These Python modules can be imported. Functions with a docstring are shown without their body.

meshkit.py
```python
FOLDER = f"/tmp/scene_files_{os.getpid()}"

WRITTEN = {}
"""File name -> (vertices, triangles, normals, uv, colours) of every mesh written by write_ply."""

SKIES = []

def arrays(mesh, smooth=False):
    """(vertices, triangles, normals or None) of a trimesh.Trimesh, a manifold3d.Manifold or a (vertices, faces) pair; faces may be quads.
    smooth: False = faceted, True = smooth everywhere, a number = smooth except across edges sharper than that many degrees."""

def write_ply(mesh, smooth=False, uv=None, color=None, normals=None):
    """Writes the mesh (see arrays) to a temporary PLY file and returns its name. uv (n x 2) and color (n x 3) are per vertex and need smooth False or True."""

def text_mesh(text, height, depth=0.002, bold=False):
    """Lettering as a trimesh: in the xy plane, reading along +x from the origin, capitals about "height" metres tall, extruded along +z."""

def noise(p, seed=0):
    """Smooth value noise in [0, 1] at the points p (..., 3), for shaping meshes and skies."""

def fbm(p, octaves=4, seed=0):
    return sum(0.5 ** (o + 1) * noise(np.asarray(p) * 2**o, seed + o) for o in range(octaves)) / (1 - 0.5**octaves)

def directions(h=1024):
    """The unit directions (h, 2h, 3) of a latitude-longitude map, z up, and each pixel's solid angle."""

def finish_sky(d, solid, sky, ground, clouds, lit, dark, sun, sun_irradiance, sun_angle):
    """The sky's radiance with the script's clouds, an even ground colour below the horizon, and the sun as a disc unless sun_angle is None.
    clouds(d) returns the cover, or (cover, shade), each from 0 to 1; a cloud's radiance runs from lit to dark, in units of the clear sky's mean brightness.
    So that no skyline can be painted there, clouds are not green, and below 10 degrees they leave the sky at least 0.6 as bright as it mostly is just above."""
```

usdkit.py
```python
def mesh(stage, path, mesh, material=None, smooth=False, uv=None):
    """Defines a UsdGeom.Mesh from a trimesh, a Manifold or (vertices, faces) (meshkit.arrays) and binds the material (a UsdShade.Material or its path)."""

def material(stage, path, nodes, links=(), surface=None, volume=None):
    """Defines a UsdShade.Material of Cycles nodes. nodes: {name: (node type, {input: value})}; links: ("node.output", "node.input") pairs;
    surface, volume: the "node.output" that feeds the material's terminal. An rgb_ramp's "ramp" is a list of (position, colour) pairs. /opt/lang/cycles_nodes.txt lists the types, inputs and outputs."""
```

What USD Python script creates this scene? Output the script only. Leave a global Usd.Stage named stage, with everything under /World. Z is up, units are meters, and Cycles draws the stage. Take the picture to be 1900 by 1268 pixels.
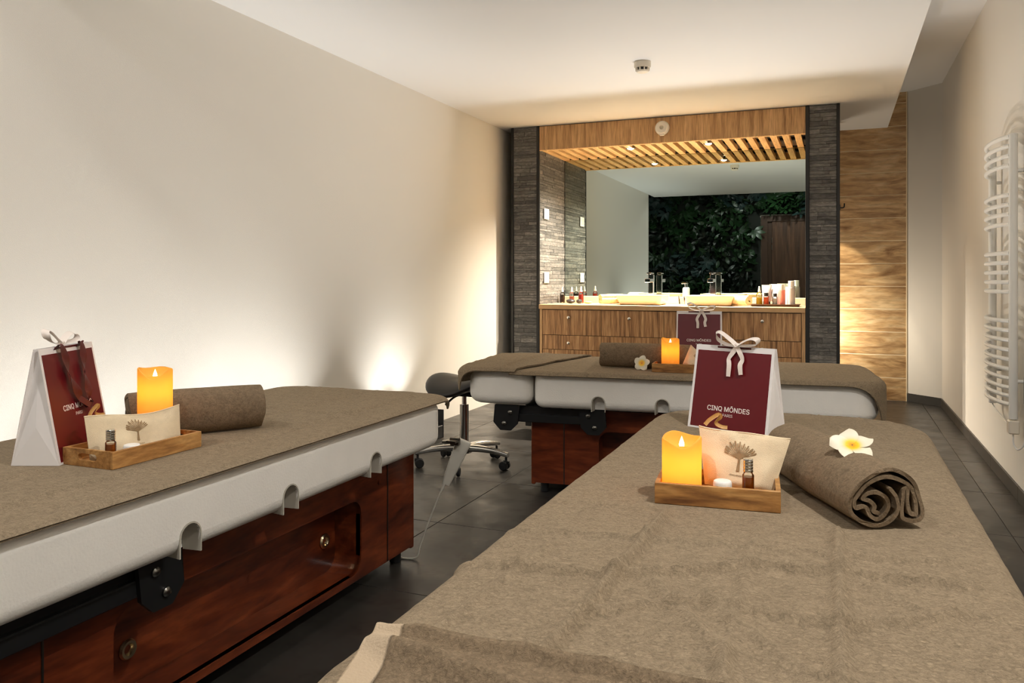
import math, random
import numpy as np, trimesh, usdkit, meshkit
import manifold3d as m3
from shapely.geometry import Polygon, LineString, Point, box as sbox
from shapely.ops import unary_union
from shapely import affinity
from pxr import Usd, UsdGeom, UsdLux, UsdShade, Gf, Sdf

R = random.Random(7)
NR = np.random.default_rng(11)
stage = Usd.Stage.CreateInMemory()
UsdGeom.SetStageUpAxis(stage, UsdGeom.Tokens.z)
UsdGeom.SetStageMetersPerUnit(stage, 1.0)
UsdGeom.Xform.Define(stage, '/World')
UsdGeom.Scope.Define(stage, '/World/Looks')
PI = math.pi

# ------------------------------------------------------------------ camera, exposure, lights
YAW = 22.17
cam = UsdGeom.Camera.Define(stage, '/World/camera')
cam.CreateFocalLengthAttr(36.0 * 1475 / 1900)
cam.CreateHorizontalApertureAttr(36.0)
cam.CreateVerticalApertureAttr(36.0 * 1268 / 1900)
cam.CreateVerticalApertureOffsetAttr(-118 / 1900 * 36.0)
cam.CreateFStopAttr(0.0)
cam.CreateClippingRangeAttr(Gf.Vec2f(0.05, 200))
cam.CreateExposureAttr(0.0)
_x = UsdGeom.Xformable(cam)
_x.AddTranslateOp().Set(Gf.Vec3d(0, 0, 1.1))
_x.AddRotateXYZOp().Set(Gf.Vec3f(90, 0, YAW))


def light(kind, name, loc, power, color, rot=(0, 0, 0), size=(0.1, 0.1), cone=None, soft=0.3):
    """A USD light whose total power (W-like) is spread over its surface; it shines along its own -z."""
    L = {'rect': UsdLux.RectLight, 'disk': UsdLux.DiskLight, 'sphere': UsdLux.SphereLight}[kind].Define(stage, '/World/' + name)
    if kind == 'rect':
        L.CreateWidthAttr(size[0]); L.CreateHeightAttr(size[1])
    else:
        L.CreateRadiusAttr(size[0])
    L.CreateIntensityAttr(power); L.CreateNormalizeAttr(True)
    L.CreateColorAttr(Gf.Vec3f(*color))
    x = UsdGeom.Xformable(L)
    x.AddTranslateOp().Set(Gf.Vec3d(*loc)); x.AddRotateXYZOp().Set(Gf.Vec3f(*rot))
    if cone:
        s = UsdLux.ShapingAPI.Apply(L.GetPrim())
        s.CreateShapingConeAngleAttr(cone); s.CreateShapingConeSoftnessAttr(soft)
    return L


WARM, NEUT, COOL = (1.0, 0.80, 0.55), (1.0, 0.95, 0.89), (1.0, 0.98, 0.94)
SPOTS = ((-1.67, 6.857), (-1.0, 6.857))
UNSEEN_BACK_X = (-1.45, -0.85, -0.25)                                        # unseen lamp heads low behind the far bed, placed to light the ceiling
UNSEEN_ROOM_SPOTS = ((-2.35, 0.75), (-0.95, 0.15), (0.60, 1.20))             # unseen ceiling downlights, out of view, placed to brighten the beds
UNSEEN_WASHERS = ((4.67, 0.46, (-0.14, 0.14), 5.0), (3.23, 1.14, (-0.42, -0.14, 0.14, 0.42), 5.4), (2.12, 0.80, (-0.24, 0.24), 7.5))   # unseen floor washers placed to light the left wall: y, length, lamps, power
for i, (sx, sy) in enumerate(SPOTS):                                 # the two downlights in the slatted canopy
    light('sphere', f'spot_light_{i}', (sx, sy, 2.222), 145, (1, 0.87, 0.70), size=(0.02,), cone=68, soft=1.0)
for i, sx in enumerate(UNSEEN_BACK_X):
    light('sphere', f'back_lamp_light_{i}', (sx, 5.375, 0.20), 15.5, NEUT, rot=(180 + 25, 0, 0), size=(0.02,), cone=60, soft=0.8)
for i, (wy, wl_, lamps, pw_) in enumerate(UNSEEN_WASHERS):
    for j, dy in enumerate(lamps):
        light('sphere', f'washer_light_{i}_{j}', ((-2.56, -2.48, -2.48)[i], wy + dy, 0.12), pw_, COOL, rot=(180, -17, 0), size=(0.02,), cone=43, soft=1.0)
for i, (sx, sy) in enumerate(UNSEEN_ROOM_SPOTS):
    light('disk', f'room_light_{i}', (sx, sy, 2.735), (5.8, 6.6, 11.5)[i], (1.0, 0.97, 0.93), size=(0.05,))
light('sphere', 'sconce_light', (-0.03, 7.52, 1.735), 6, (1, 0.86, 0.64), rot=(20, -4, 0), size=(0.015,), cone=30, soft=0.3)  # unseen behind the right column, placed to light the wood tiles
light('sphere', 'pillar_lamp_light', (-0.10, 7.62, 0.62), 5.5, (1, 0.90, 0.74), size=(0.05,))  # unseen behind the right column, placed to brighten the end walls

# ------------------------------------------------------------------ helpers


def lin(c):
    c = np.asarray(c, float) / 255.0
    return tuple(np.where(c <= 0.04045, c / 12.92, ((c + 0.055) / 1.055) ** 2.4))


_used = {}


def numbered(parent, name):
    k = f'{parent}/{name}'
    n = _used.get(k, 0); _used[k] = n + 1
    return k if n == 0 else f'{k}_{n:03d}'


def setdata(path, **kw):
    p = stage.GetPrimAtPath(path)
    for k, v in kw.items():
        if v:
            p.SetCustomDataByKey(k, v)
    return path


def thing(name, label, cat, loc=(0, 0, 0), rotz=0, group=None, kind=None):
    p = numbered('/World', name)
    x = UsdGeom.Xform.Define(stage, p)
    x.AddTranslateOp().Set(Gf.Vec3d(*map(float, loc))); x.AddRotateZOp().Set(float(rotz))
    return setdata(p, label=label, category=cat, group=group, kind=kind)


def obj(name, mesh, m, parent='/World', smooth=35, label=None, uv=None, kind=None):
    p = numbered(parent, name)
    usdkit.mesh(stage, p, mesh, M[m] if isinstance(m, str) else m, smooth=smooth, uv=uv)
    return setdata(p, label=label, kind=kind)


def struct(name, mesh, m, parent='/World', smooth=False, label=None):
    p = obj(name, mesh, m, parent, smooth)
    if parent == '/World':
        setdata(p, kind='structure', label=label)
    return p


def sxform(name, loc=(0, 0, 0), label=None):
    p = numbered('/World', name)
    UsdGeom.Xform.Define(stage, p).AddTranslateOp().Set(Gf.Vec3d(*loc))
    return setdata(p, kind='structure', label=label)


def T(m, t=(0, 0, 0), rx=0, ry=0, rz=0, s=None):
    m = m.copy()
    if s is not None:
        m.apply_transform(np.diag([*(np.ones(3) * s), 1.0]))
    for ang, ax in ((rx, [1, 0, 0]), (ry, [0, 1, 0]), (rz, [0, 0, 1])):
        if ang:
            m.apply_transform(trimesh.transformations.rotation_matrix(math.radians(ang), ax))
    m.apply_translation(t)
    return m


def cat(*ms):
    return trimesh.util.concatenate([m for m in ms if m is not None])


def bx(x0, x1, y0, y1, z0, z1, c=0.0):
    """A box, its edges chamfered by c."""
    if c <= 0:
        m = trimesh.creation.box([x1 - x0, y1 - y0, z1 - z0])
        m.apply_translation([(x0 + x1) / 2, (y0 + y1) / 2, (z0 + z1) / 2])
        return m
    pts = []
    for sx in (0, 1):
        for sy in (0, 1):
            for sz in (0, 1):
                p = np.array([[x0, x1][sx], [y0, y1][sy], [z0, z1][sz]], float)
                d = np.array([c if not sx else -c, c if not sy else -c, c if not sz else -c])
                for k in range(3):
                    q = p + d; q[k] = p[k]; pts.append(q)
    return trimesh.Trimesh(np.array(pts)).convex_hull


def lathe(prof, n=32):
    """A closed solid of revolution about z from (radius, z) pairs."""
    prof = np.array(prof, float)
    a = np.arange(n) * 2 * PI / n
    k = len(prof)
    v = np.stack([np.outer(prof[:, 0], np.cos(a)), np.outer(prof[:, 0], np.sin(a)), np.repeat(prof[:, 1:2], n, 1)], -1).reshape(-1, 3)
    f = []
    for i in range(k - 1):
        j = np.arange(n); jn = (j + 1) % n
        A, B, C, D = i * n + j, i * n + jn, (i + 1) * n + jn, (i + 1) * n + j
        f += [np.stack([A, B, C], 1), np.stack([A, C, D], 1)]
    m = trimesh.Trimesh(v, np.vstack(f), process=False)
    m.merge_vertices(); m.update_faces(m.nondegenerate_faces())
    return m


def cyl(r, z0, z1, n=24, c=0.0):
    if c:
        return lathe([(0, z0), (r - c, z0), (r, z0 + c), (r, z1 - c), (r - c, z1), (0, z1)], n)
    return lathe([(0, z0), (r, z0), (r, z1), (0, z1)], n)


def smoothpath(p, n):
    """Catmull-Rom through the points p, n samples per span."""
    p = np.array(p, float)
    q = np.vstack([2 * p[0] - p[1], p, 2 * p[-1] - p[-2]])
    out = []
    for i in range(1, len(q) - 2):
        t = np.linspace(0, 1, n, endpoint=False)[:, None]
        a, b, c, d = q[i - 1], q[i], q[i + 1], q[i + 2]
        out.append(0.5 * (2 * b + (c - a) * t + (2 * a - 5 * b + 4 * c - d) * t**2 + (3 * b - a - 3 * c + d) * t**3))
    return np.vstack(out + [p[-1:]])


def tube(pts, r, n=10):
    p = np.array(pts, float)
    t = np.gradient(p, axis=0); t /= np.linalg.norm(t, axis=1, keepdims=True) + 1e-12
    u = np.cross(t[0], [0, 0, 1.0] if abs(t[0][2]) < 0.9 else [1.0, 0, 0]); u /= np.linalg.norm(u)
    us = []
    for k in range(len(p)):
        u = u - t[k] * (u @ t[k]); u /= np.linalg.norm(u) + 1e-12; us.append(u.copy())
    us = np.array(us); w = np.cross(t, us)
    a = np.arange(n) * 2 * PI / n
    rr = np.broadcast_to(r, (len(p),))[:, None, None]
    v = (p[:, None] + rr * (np.cos(a)[None, :, None] * us[:, None] + np.sin(a)[None, :, None] * w[:, None])).reshape(-1, 3)
    f = []
    j = np.arange(n); jn = (j + 1) % n
    for i in range(len(p) - 1):
        A, B, C, D = i * n + j, i * n + jn, (i + 1) * n + jn, (i + 1) * n + j
        f += [np.stack([A, B, C], 1), np.stack([A, C, D], 1)]
    k = len(v)
    v = np.vstack([v, p[0], p[-1]])
    f += [np.stack([jn, j, np.full(n, k)], 1), np.stack([(len(p) - 1) * n + j, (len(p) - 1) * n + jn, np.full(n, k + 1)], 1)]
    m = trimesh.Trimesh(v, np.vstack(f), process=False)
    if m.volume < 0:
        m.invert()
    return m


def sheet(P, t, lift=0.0):
    """A cloth of thickness t whose upper face is the grid P (nu, nv, 3)."""
    nu, nv = P.shape[:2]
    du, dv = np.gradient(P, axis=0), np.gradient(P, axis=1)
    n = np.cross(du, dv); n /= np.linalg.norm(n, axis=2, keepdims=True) + 1e-12
    v = np.vstack([(P + n * lift).reshape(-1, 3), (P - n * t).reshape(-1, 3)])
    i, j = np.meshgrid(np.arange(nu - 1), np.arange(nv - 1), indexing='ij')
    a = (i * nv + j).ravel(); b = ((i + 1) * nv + j).ravel(); c = ((i + 1) * nv + j + 1).ravel(); d = (i * nv + j + 1).ravel()
    N = nu * nv
    f = [np.stack([a, b, c], 1), np.stack([a, c, d], 1), np.stack([a, c, b], 1) + N, np.stack([a, d, c], 1) + N]
    rim = np.concatenate([np.arange(nv), np.arange(1, nu) * nv + nv - 1, (nu - 1) * nv + np.arange(nv - 2, -1, -1), np.arange(nu - 2, 0, -1) * nv])
    rn = np.roll(rim, -1)
    f += [np.stack([rim, rn, rn + N], 1)[:, ::-1], np.stack([rim, rn + N, rim + N], 1)[:, ::-1]]
    m = trimesh.Trimesh(v, np.vstack(f), process=False)
    if m.volume < 0:
        m.invert()
    return m


def ribbon(pts, width, side, t=0.0006, n=8):
    """A flat band along the smoothed points; side: the band's width direction at each given point (or one for all)."""
    p = smoothpath(pts, n)
    s = np.array(side, float)
    s = np.repeat(s[None], len(p), 0) if s.ndim == 1 else np.array([np.interp(np.linspace(0, 1, len(p)), np.linspace(0, 1, len(s)), s[:, k]) for k in range(3)]).T
    tg = np.gradient(p, axis=0); tg /= np.linalg.norm(tg, axis=1, keepdims=True)
    s = s - tg * (s * tg).sum(1, keepdims=True); s /= np.linalg.norm(s, axis=1, keepdims=True)
    w = np.linspace(-0.5, 0.5, 4) * width
    return sheet(p[:, None] + w[None, :, None] * s[:, None], t)


def extrude(poly, h):
    gs = getattr(poly, 'geoms', [poly])
    return trimesh.util.concatenate([trimesh.creation.extrude_polygon(g, h, engine='earcut') for g in gs])


def rrect(w, h, r, n=8, r_top=None):
    """A rounded rectangle centred on the origin as points, counter-clockwise; r_top rounds its +y corners differently."""
    out = []
    q = r if r_top is None else r_top
    for cx, cy, a0, r in ((w / 2 - q, h / 2 - q, 0, q), (-w / 2 + q, h / 2 - q, 90, q), (-w / 2 + r, -h / 2 + r, 180, r), (w / 2 - r, -h / 2 + r, 270, r)):
        for k in range(n + 1):
            a = math.radians(a0 + 90 * k / n)
            out.append((cx + r * math.cos(a), cy + r * math.sin(a)))
    return np.array(out)


def loft(rings):
    """Closed rings of equal length stacked into a solid with flat ends."""
    n = len(rings[0]); v = np.vstack(rings); f = []
    j = np.arange(n); jn = (j + 1) % n
    for i in range(len(rings) - 1):
        A, B, C, D = i * n + j, i * n + jn, (i + 1) * n + jn, (i + 1) * n + j
        f += [np.stack([A, B, C], 1), np.stack([A, C, D], 1)]
    k = len(v); v = np.vstack([v, rings[0].mean(0), rings[-1].mean(0)])
    f += [np.stack([jn, j, np.full(n, k)], 1), np.stack([(len(rings) - 1) * n + j, (len(rings) - 1) * n + jn, np.full(n, k + 1)], 1)]
    m = trimesh.Trimesh(v, np.vstack(f), process=False)
    if m.volume < 0:
        m.invert()
    return m


def pad(w, l, r, z0, z1, e, y0=0.0, n=10, r_head=None):
    """An upholstered slab: rounded in plan (r) and along its edges (e), from y0 to y0 + l."""
    rings = []
    for k in range(7):
        a = PI / 2 * k / 6
        rings.append((e * (1 - math.sin(a)), z0 + e * (1 - math.cos(a))))
    for k in range(7):
        a = PI / 2 * k / 6
        rings.append((e * (1 - math.cos(a)), z1 - e * (1 - math.sin(a))))
    out = []
    for ins, z in rings:
        p = rrect(w - 2 * ins, l - 2 * ins, max(r - ins, 0.003), n, None if r_head is None else max(r_head - ins, 0.003))
        out.append(np.column_stack([p[:, 0], p[:, 1] + y0 + l / 2, np.full(len(p), z)]))
    return loft(out)


def to_man(m):
    m = m.copy(); m.merge_vertices()
    return m3.Manifold(m3.Mesh(np.asarray(m.vertices, np.float32), np.asarray(m.faces, np.uint32)))


def from_man(m):
    q = m.to_mesh()
    return trimesh.Trimesh(np.array(q.vert_properties[:, :3]), np.array(q.tri_verts), process=False)


# ------------------------------------------------------------------ materials
M = {}


def mat(name, nodes, links, surface='p.BSDF'):
    M[name] = usdkit.material(stage, f'/World/Looks/{name}', nodes, links, surface=surface)


def plain(name, rgb, rough=0.5, metal=0.0, vary=0.0, vscale=20, bump=0.0, bscale=200, coords='object', **kw):
    """A principled surface with an optional mottling of the colour and a fine relief, both from noise."""
    c = lin(rgb)
    nodes = {'p': ('principled_bsdf', dict(base_color=c, roughness=rough, metallic=metal, **kw)), 'tc': ('texture_coordinate', {})}
    links = []
    if vary:
        nodes['n'] = ('noise_texture', dict(scale=vscale, detail=4.0, roughness=0.6))
        nodes['r'] = ('rgb_ramp', {'ramp': [(0.25, tuple(np.array(c) * (1 - vary))), (0.75, tuple(np.minimum(np.array(c) * (1 + vary), 1)))]})
        links += [(f'tc.{coords}', 'n.vector'), ('n.fac' if False else 'n.fac', 'r.fac'), ('r.color', 'p.base_color')]
    if bump:
        nodes['b'] = ('noise_texture', dict(scale=bscale, detail=3.0))
        nodes['bp'] = ('bump', dict(strength=1.0, distance=bump))
        links += [(f'tc.{coords}', 'b.vector'), ('b.fac', 'bp.height'), ('bp.normal', 'p.normal')]
    mat(name, nodes, links)


def wood(name, dark, mid, light, scale, axis_scale, rough=0.45, coords='object', fine=None, rand=True, warp=0.6, knots=0.0, **kw):
    """Wood: noise drawn out along the grain; each object takes its own cut of it."""
    nodes = {'p': ('principled_bsdf', dict(roughness=rough, **kw)), 'tc': ('texture_coordinate', {}), 'oi': ('object_info', {}),
             'mp': ('mapping', dict(scale=axis_scale)), 'ad': ('vector_math', dict(math_type='add')), 'sc': ('math', dict(math_type='multiply', value2=37.0)),
             'cx': ('combine_xyz', {}),
             'n1': ('noise_texture', dict(scale=scale, detail=5.0, roughness=0.55, distortion=warp)),
             'r': ('rgb_ramp', {'ramp': [(0.28, lin(dark)), (0.5, lin(mid)), (0.72, lin(light))]}),
             'n2': ('noise_texture', dict(scale=scale * 4.0, detail=3.0, roughness=0.6)),
             'r2': ('rgb_ramp', {'ramp': [(0.35, (0.62, 0.58, 0.55)), (0.6, (1, 1, 1))]}),
             'mx': ('mix', dict(mix_type='multiply', fac=0.75)), 'bp': ('bump', dict(strength=0.4, distance=0.0015))}
    links = [(f'tc.{coords}', 'mp.vector'), ('oi.random', 'sc.value1'), ('sc.value', 'cx.x'), ('sc.value', 'cx.y'), ('sc.value', 'cx.z'), ('mp.vector', 'ad.vector1'),
             ('ad.vector', 'n1.vector'), ('ad.vector', 'n2.vector'), ('n1.fac', 'r.fac'), ('n2.fac', 'r2.fac'), ('r.color', 'mx.color1'), ('r2.color', 'mx.color2'),
             ('mx.color', 'p.base_color'), ('n2.fac', 'bp.height'), ('bp.normal', 'p.normal')]
    if rand:
        links.append(('cx.vector', 'ad.vector2'))
    mat(name, nodes, links)


def terry(name, rgb, s=1.0):
    """Terry towelling: a fuzz of loops of two sizes and a faint sheen."""
    c = np.array(lin(rgb))
    nodes = {'p': ('principled_bsdf', dict(roughness=0.95, specular_ior_level=0.1, sheen_weight=0.25, sheen_roughness=0.6, sheen_tint=tuple(np.minimum(c * 2.2, 1)))),
             'tc': ('texture_coordinate', {}), 'n1': ('noise_texture', dict(scale=170 * s, detail=5.0, roughness=0.75, distortion=0.8)),
             'n2': ('noise_texture', dict(scale=55 * s, detail=4.0, roughness=0.65, distortion=0.5)), 'ad': ('math', dict(math_type='multiply_add', value2=0.70)),
             'r': ('rgb_ramp', {'ramp': [(0.38, tuple(c * 0.66)), (0.50, tuple(c)), (0.63, tuple(np.minimum(c * 1.34, 1)))]}),
             'm2': ('math', dict(math_type='multiply', value2=0.30)), 'bp': ('bump', dict(strength=0.9, distance=0.006))}
    links = [('tc.object', 'n1.vector'), ('tc.object', 'n2.vector'), ('n1.fac', 'ad.value1'), ('n2.fac', 'm2.value1'), ('m2.value', 'ad.value3'), ('ad.value', 'r.fac'),
             ('r.color', 'p.base_color'), ('ad.value', 'bp.height'), ('bp.normal', 'p.normal')]
    mat(name, nodes, links)


plain('wall_paint', (229, 224, 215), 0.75, bump=0.0006, bscale=350, coords='object')
plain('ceiling_paint', (229, 228, 226), 0.8, bump=0.0004, bscale=300)
plain('grout', (38, 36, 34), 0.9)
plain('skirting', (62, 60, 57), 0.45, vary=0.2, vscale=14)
plain('tile_grout', (240, 222, 188), 0.8)
plain('slate_grout', (40, 37, 34), 0.95)
plain('black_metal', (24, 25, 26), 0.42, 0.0)
plain('bolt_metal', (120, 118, 112), 0.3, 1.0)
plain('chrome', (225, 225, 228), 0.06, 1.0)
plain('polished_alloy', (205, 203, 198), 0.16, 1.0)
plain('brass', (214, 198, 164), 0.25, 1.0)
plain('steel_knob', (226, 222, 214), 0.15, 1.0)
plain('white_plastic', (236, 234, 228), 0.35)
plain('cream_plastic', (232, 222, 204), 0.4)
plain('grey_plastic', (186, 182, 170), 0.4, vary=0.05)
plain('dark_plastic', (26, 26, 27), 0.45)
plain('rubber', (20, 20, 21), 0.6)
plain('vinyl', (248, 244, 236), 0.42, vary=0.03, vscale=9, bump=0.0007, bscale=160)
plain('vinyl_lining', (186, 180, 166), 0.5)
plain('black_leather', (30, 27, 25), 0.38, bump=0.0005, bscale=420)
plain('paper_white', (236, 232, 230), 0.55)
plain('maroon_print', (100, 13, 22), 0.38)
plain('white_ink', (232, 222, 216), 0.5)
plain('satin_white', (236, 224, 214), 0.42, sheen_weight=0.3)
plain('satin_maroon', (84, 18, 16), 0.5)
plain('canvas', (226, 206, 172), 0.9, vary=0.05, vscale=60, bump=0.0008, bscale=600)
plain('brown_ink', (150, 122, 86), 0.8)
plain('tan_leather', (186, 138, 74), 0.5)
plain('ceramic', (240, 226, 200), 0.12)
plain('worktop', (206, 168, 122), 0.35, vary=0.06, vscale=30)
plain('ledge_stone', (190, 172, 148), 0.4)
plain('stone_dark', (52, 50, 52), 0.3)
plain('soap_cream', (226, 190, 120), 0.5)
plain('tray_dark', (70, 52, 40), 0.4)
plain('tube_grey', (196, 190, 186), 0.35)
plain('bottle_rose', (226, 130, 110), 0.3)
plain('white_towel', (236, 214, 170), 0.95, vary=0.15, vscale=120, bump=0.004, bscale=160)
plain('liquid_orange', (226, 92, 24), 0.1)
plain('liquid_yellow', (224, 190, 20), 0.1)
plain('liquid_red', (206, 60, 50), 0.1)
plain('liquid_brown', (72, 50, 36), 0.1)
plain('liquid_amber', (206, 112, 30), 0.12, transmission_weight=0.35)
plain('mirror_glass', (188, 200, 194), 0.0, 1.0)
plain('unseen_lamp_housing', (30, 30, 31), 0.5)  # bodies of the unseen lamps
plain('door_dark', (58, 38, 26), 0.45)
plain('plant_backing', (14, 20, 12), 0.9)
plain('candle_core', (255, 200, 120), 0.6)
mat('clear_glass', {'f': ('fresnel', {'IOR': 1.45}), 't': ('transparent_bsdf', {'color': (0.93, 0.95, 0.94)}), 'g': ('glossy_bsdf', {'color': (1, 1, 1), 'roughness': 0.02}), 'm': ('mix_closure', {})},
    [('f.fac', 'm.fac'), ('t.BSDF', 'm.closure1'), ('g.BSDF', 'm.closure2')], 'm.closure')
mat('lamp_glow', {'e': ('emission', dict(color=(1, 0.86, 0.66), strength=150.0))}, [], 'e.emission')
mat('flame_glow', {'e': ('emission', dict(color=(1.0, 0.72, 0.30), strength=14.0))}, [], 'e.emission')
mat('candle_bulb', {'e': ('emission', dict(color=(1.0, 0.37, 0.056), strength=8.0))}, [], 'e.emission')
mat('wax', {'d': ('diffuse_bsdf', dict(color=lin((250, 206, 120)))), 't': ('translucent_bsdf', dict(color=lin((255, 222, 130)))), 'm': ('mix_closure', dict(fac=0.62))},
    [('d.BSDF', 'm.closure1'), ('t.BSDF', 'm.closure2')], 'm.closure')
wood('mahogany', (66, 26, 12), (108, 46, 21), (140, 68, 34), 9, (1, 0.35, 1.6), 0.3, coat_weight=0.3, coat_roughness=0.15)
wood('zebrano', (112, 78, 48), (186, 140, 94), (224, 182, 132), 26, (2.2, 2.2, 0.10), 0.4, warp=0.15)
wood('fascia_oak', (166, 126, 84), (212, 170, 120), (232, 192, 142), 20, (2.0, 2.0, 0.10), 0.45, warp=0.15)
wood('slat_oak', (236, 186, 126), (248, 204, 144), (252, 216, 160), 10, (2, 0.15, 2), 0.5)
wood('wood_tile', (150, 110, 66), (208, 170, 120), (230, 202, 156), 2.6, (0.8, 1, 4.0), 0.42, warp=1.6)
wood('tray_acacia', (118, 76, 36), (176, 126, 68), (206, 160, 98), 22, (0.25, 1, 1.3), 0.5, warp=1.0)
wood('door_walnut', (46, 28, 18), (74, 48, 32), (92, 62, 42), 14, (1.5, 1.5, 0.1), 0.45)
for i, (a, b, c) in enumerate((((72, 73, 73), (104, 104, 103), (130, 129, 127)), ((88, 88, 87), (122, 121, 119), (154, 151, 148)), ((58, 58, 58), (86, 86, 85), (112, 111, 108)))):
    wood(f'slate_{i}', a, b, c, 16, (0.7, 0.7, 2.2), 0.6, warp=1.2)
terry('towel_taupe', (139, 123, 101))
terry('towel_roll', (125, 108, 87))
plain('towel_border', (172, 152, 126), 0.85, bump=0.0015, bscale=300)
# floor tiles: dark stone ware, faint cloudy marks, a soft sheen
mat('floor_tile', {'p': ('principled_bsdf', dict(roughness=0.33)), 'g': ('geometry', {}), 'n': ('noise_texture', dict(scale=2.4, detail=6.0, roughness=0.62, distortion=0.6)),
                   'r': ('rgb_ramp', {'ramp': [(0.25, lin((40, 38, 35))), (0.6, lin((54, 51, 47))), (0.8, lin((70, 66, 61)))]}),
                   'n2': ('noise_texture', dict(scale=7, detail=4.0)), 'r2': ('rgb_ramp', {'ramp': [(0.3, (0.28, 0.28, 0.28)), (0.7, (0.46, 0.46, 0.46))]})},
    [('g.position', 'n.vector'), ('g.position', 'n2.vector'), ('n.fac', 'r.fac'), ('r.color', 'p.base_color'), ('n2.fac', 'r2.fac'), ('r2.color', 'p.roughness')])
mat('petal', {'p': ('principled_bsdf', dict(roughness=0.45, subsurface_weight=0.0)), 'tc': ('texture_coordinate', {}), 'l': ('vector_math', dict(math_type='length')),
              'mr': ('map_range', dict(from_min=0.004, from_max=0.026, clamp=True)), 'r': ('rgb_ramp', {'ramp': [(0.0, lin((236, 150, 8))), (0.35, lin((244, 196, 30))), (0.75, lin((222, 212, 180))), (1, lin((226, 218, 196)))]})},
    [('tc.object', 'l.vector1'), ('l.value', 'mr.value'), ('mr.result', 'r.fac'), ('r.color', 'p.base_color')])
for nm, c in (('leaf_mid', (24, 50, 23)), ('leaf_dark', (11, 25, 14)), ('leaf_blue', (34, 52, 50))):
    plain(nm, c, 0.4, vary=0.25, vscale=8)

# ------------------------------------------------------------------ room shell (metres; x right along the vanity, y into the room, z up)
XL, XR, YW = -2.812, 0.837, 7.887          # left wall, right wall, wood wall
ZC, ZH, XS = 2.451, 2.76, 0.430            # dropped ceiling, raised ceiling, edge of the dropped ceiling
YE, YF, XF = 1.95, -0.70, -3.60            # where the left wall steps back; the wall behind the camera; the recess
floor = sxform('floor', label='dark grey stoneware tile floor')
obj('screed', bx(XF, XR + 0.1, YF - 0.1, YW + 0.1, -0.08, -0.004), 'grout', floor, False)
xs = [0.696 + 0.785 * k for k in range(-6, 2)]
ys = [3.185 + 0.75 * k for k in range(-6, 8)]
for i in range(len(xs) - 1):
    for j in range(len(ys) - 1):
        a, b, c, d = max(xs[i], XF) + 0.0016, min(xs[i + 1], XR) - 0.0016, max(ys[j], YF) + 0.0016, min(ys[j + 1], YW) - 0.0016
        if b - a > 0.02 and d - c > 0.02:
            obj('floor_tile', bx(a, b, c, d, -0.03, R.uniform(-0.0005, 0.0), 0.0012), 'floor_tile', floor, False)
wl = Polygon([(XL, YE), (XL, YW + 0.1), (XL - 0.15, YW + 0.1), (XL - 0.15, YE + 0.15), (XF, YE + 0.15), (XF, YF - 0.1), (XF - 0.12, YF - 0.1), (XF - 0.12, YE + 0.15 + 0.12), (XF, YE + 0.3), (XL - 0.2, YE + 0.3), (XL - 0.2, YE)])
struct('wall_left', extrude(unary_union([sbox(XL - 0.8, YE, XL, YW + 0.1), sbox(XF - 0.12, YF - 0.1, XF, YE + 0.1)]), 2.95), 'wall_paint', label='off-white plastered left wall washed by light from the floor')
wr = Polygon([(XR, YF - 0.1), (XR, 7.645), (0.586, YW), (0.586, YW + 0.1), (XR + 0.15, YW + 0.1), (XR + 0.15, YF - 0.1)])
struct('wall_right', extrude(wr, 2.95), 'wall_paint', label='cream right wall with an angled end beside the wood tiling')
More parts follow.
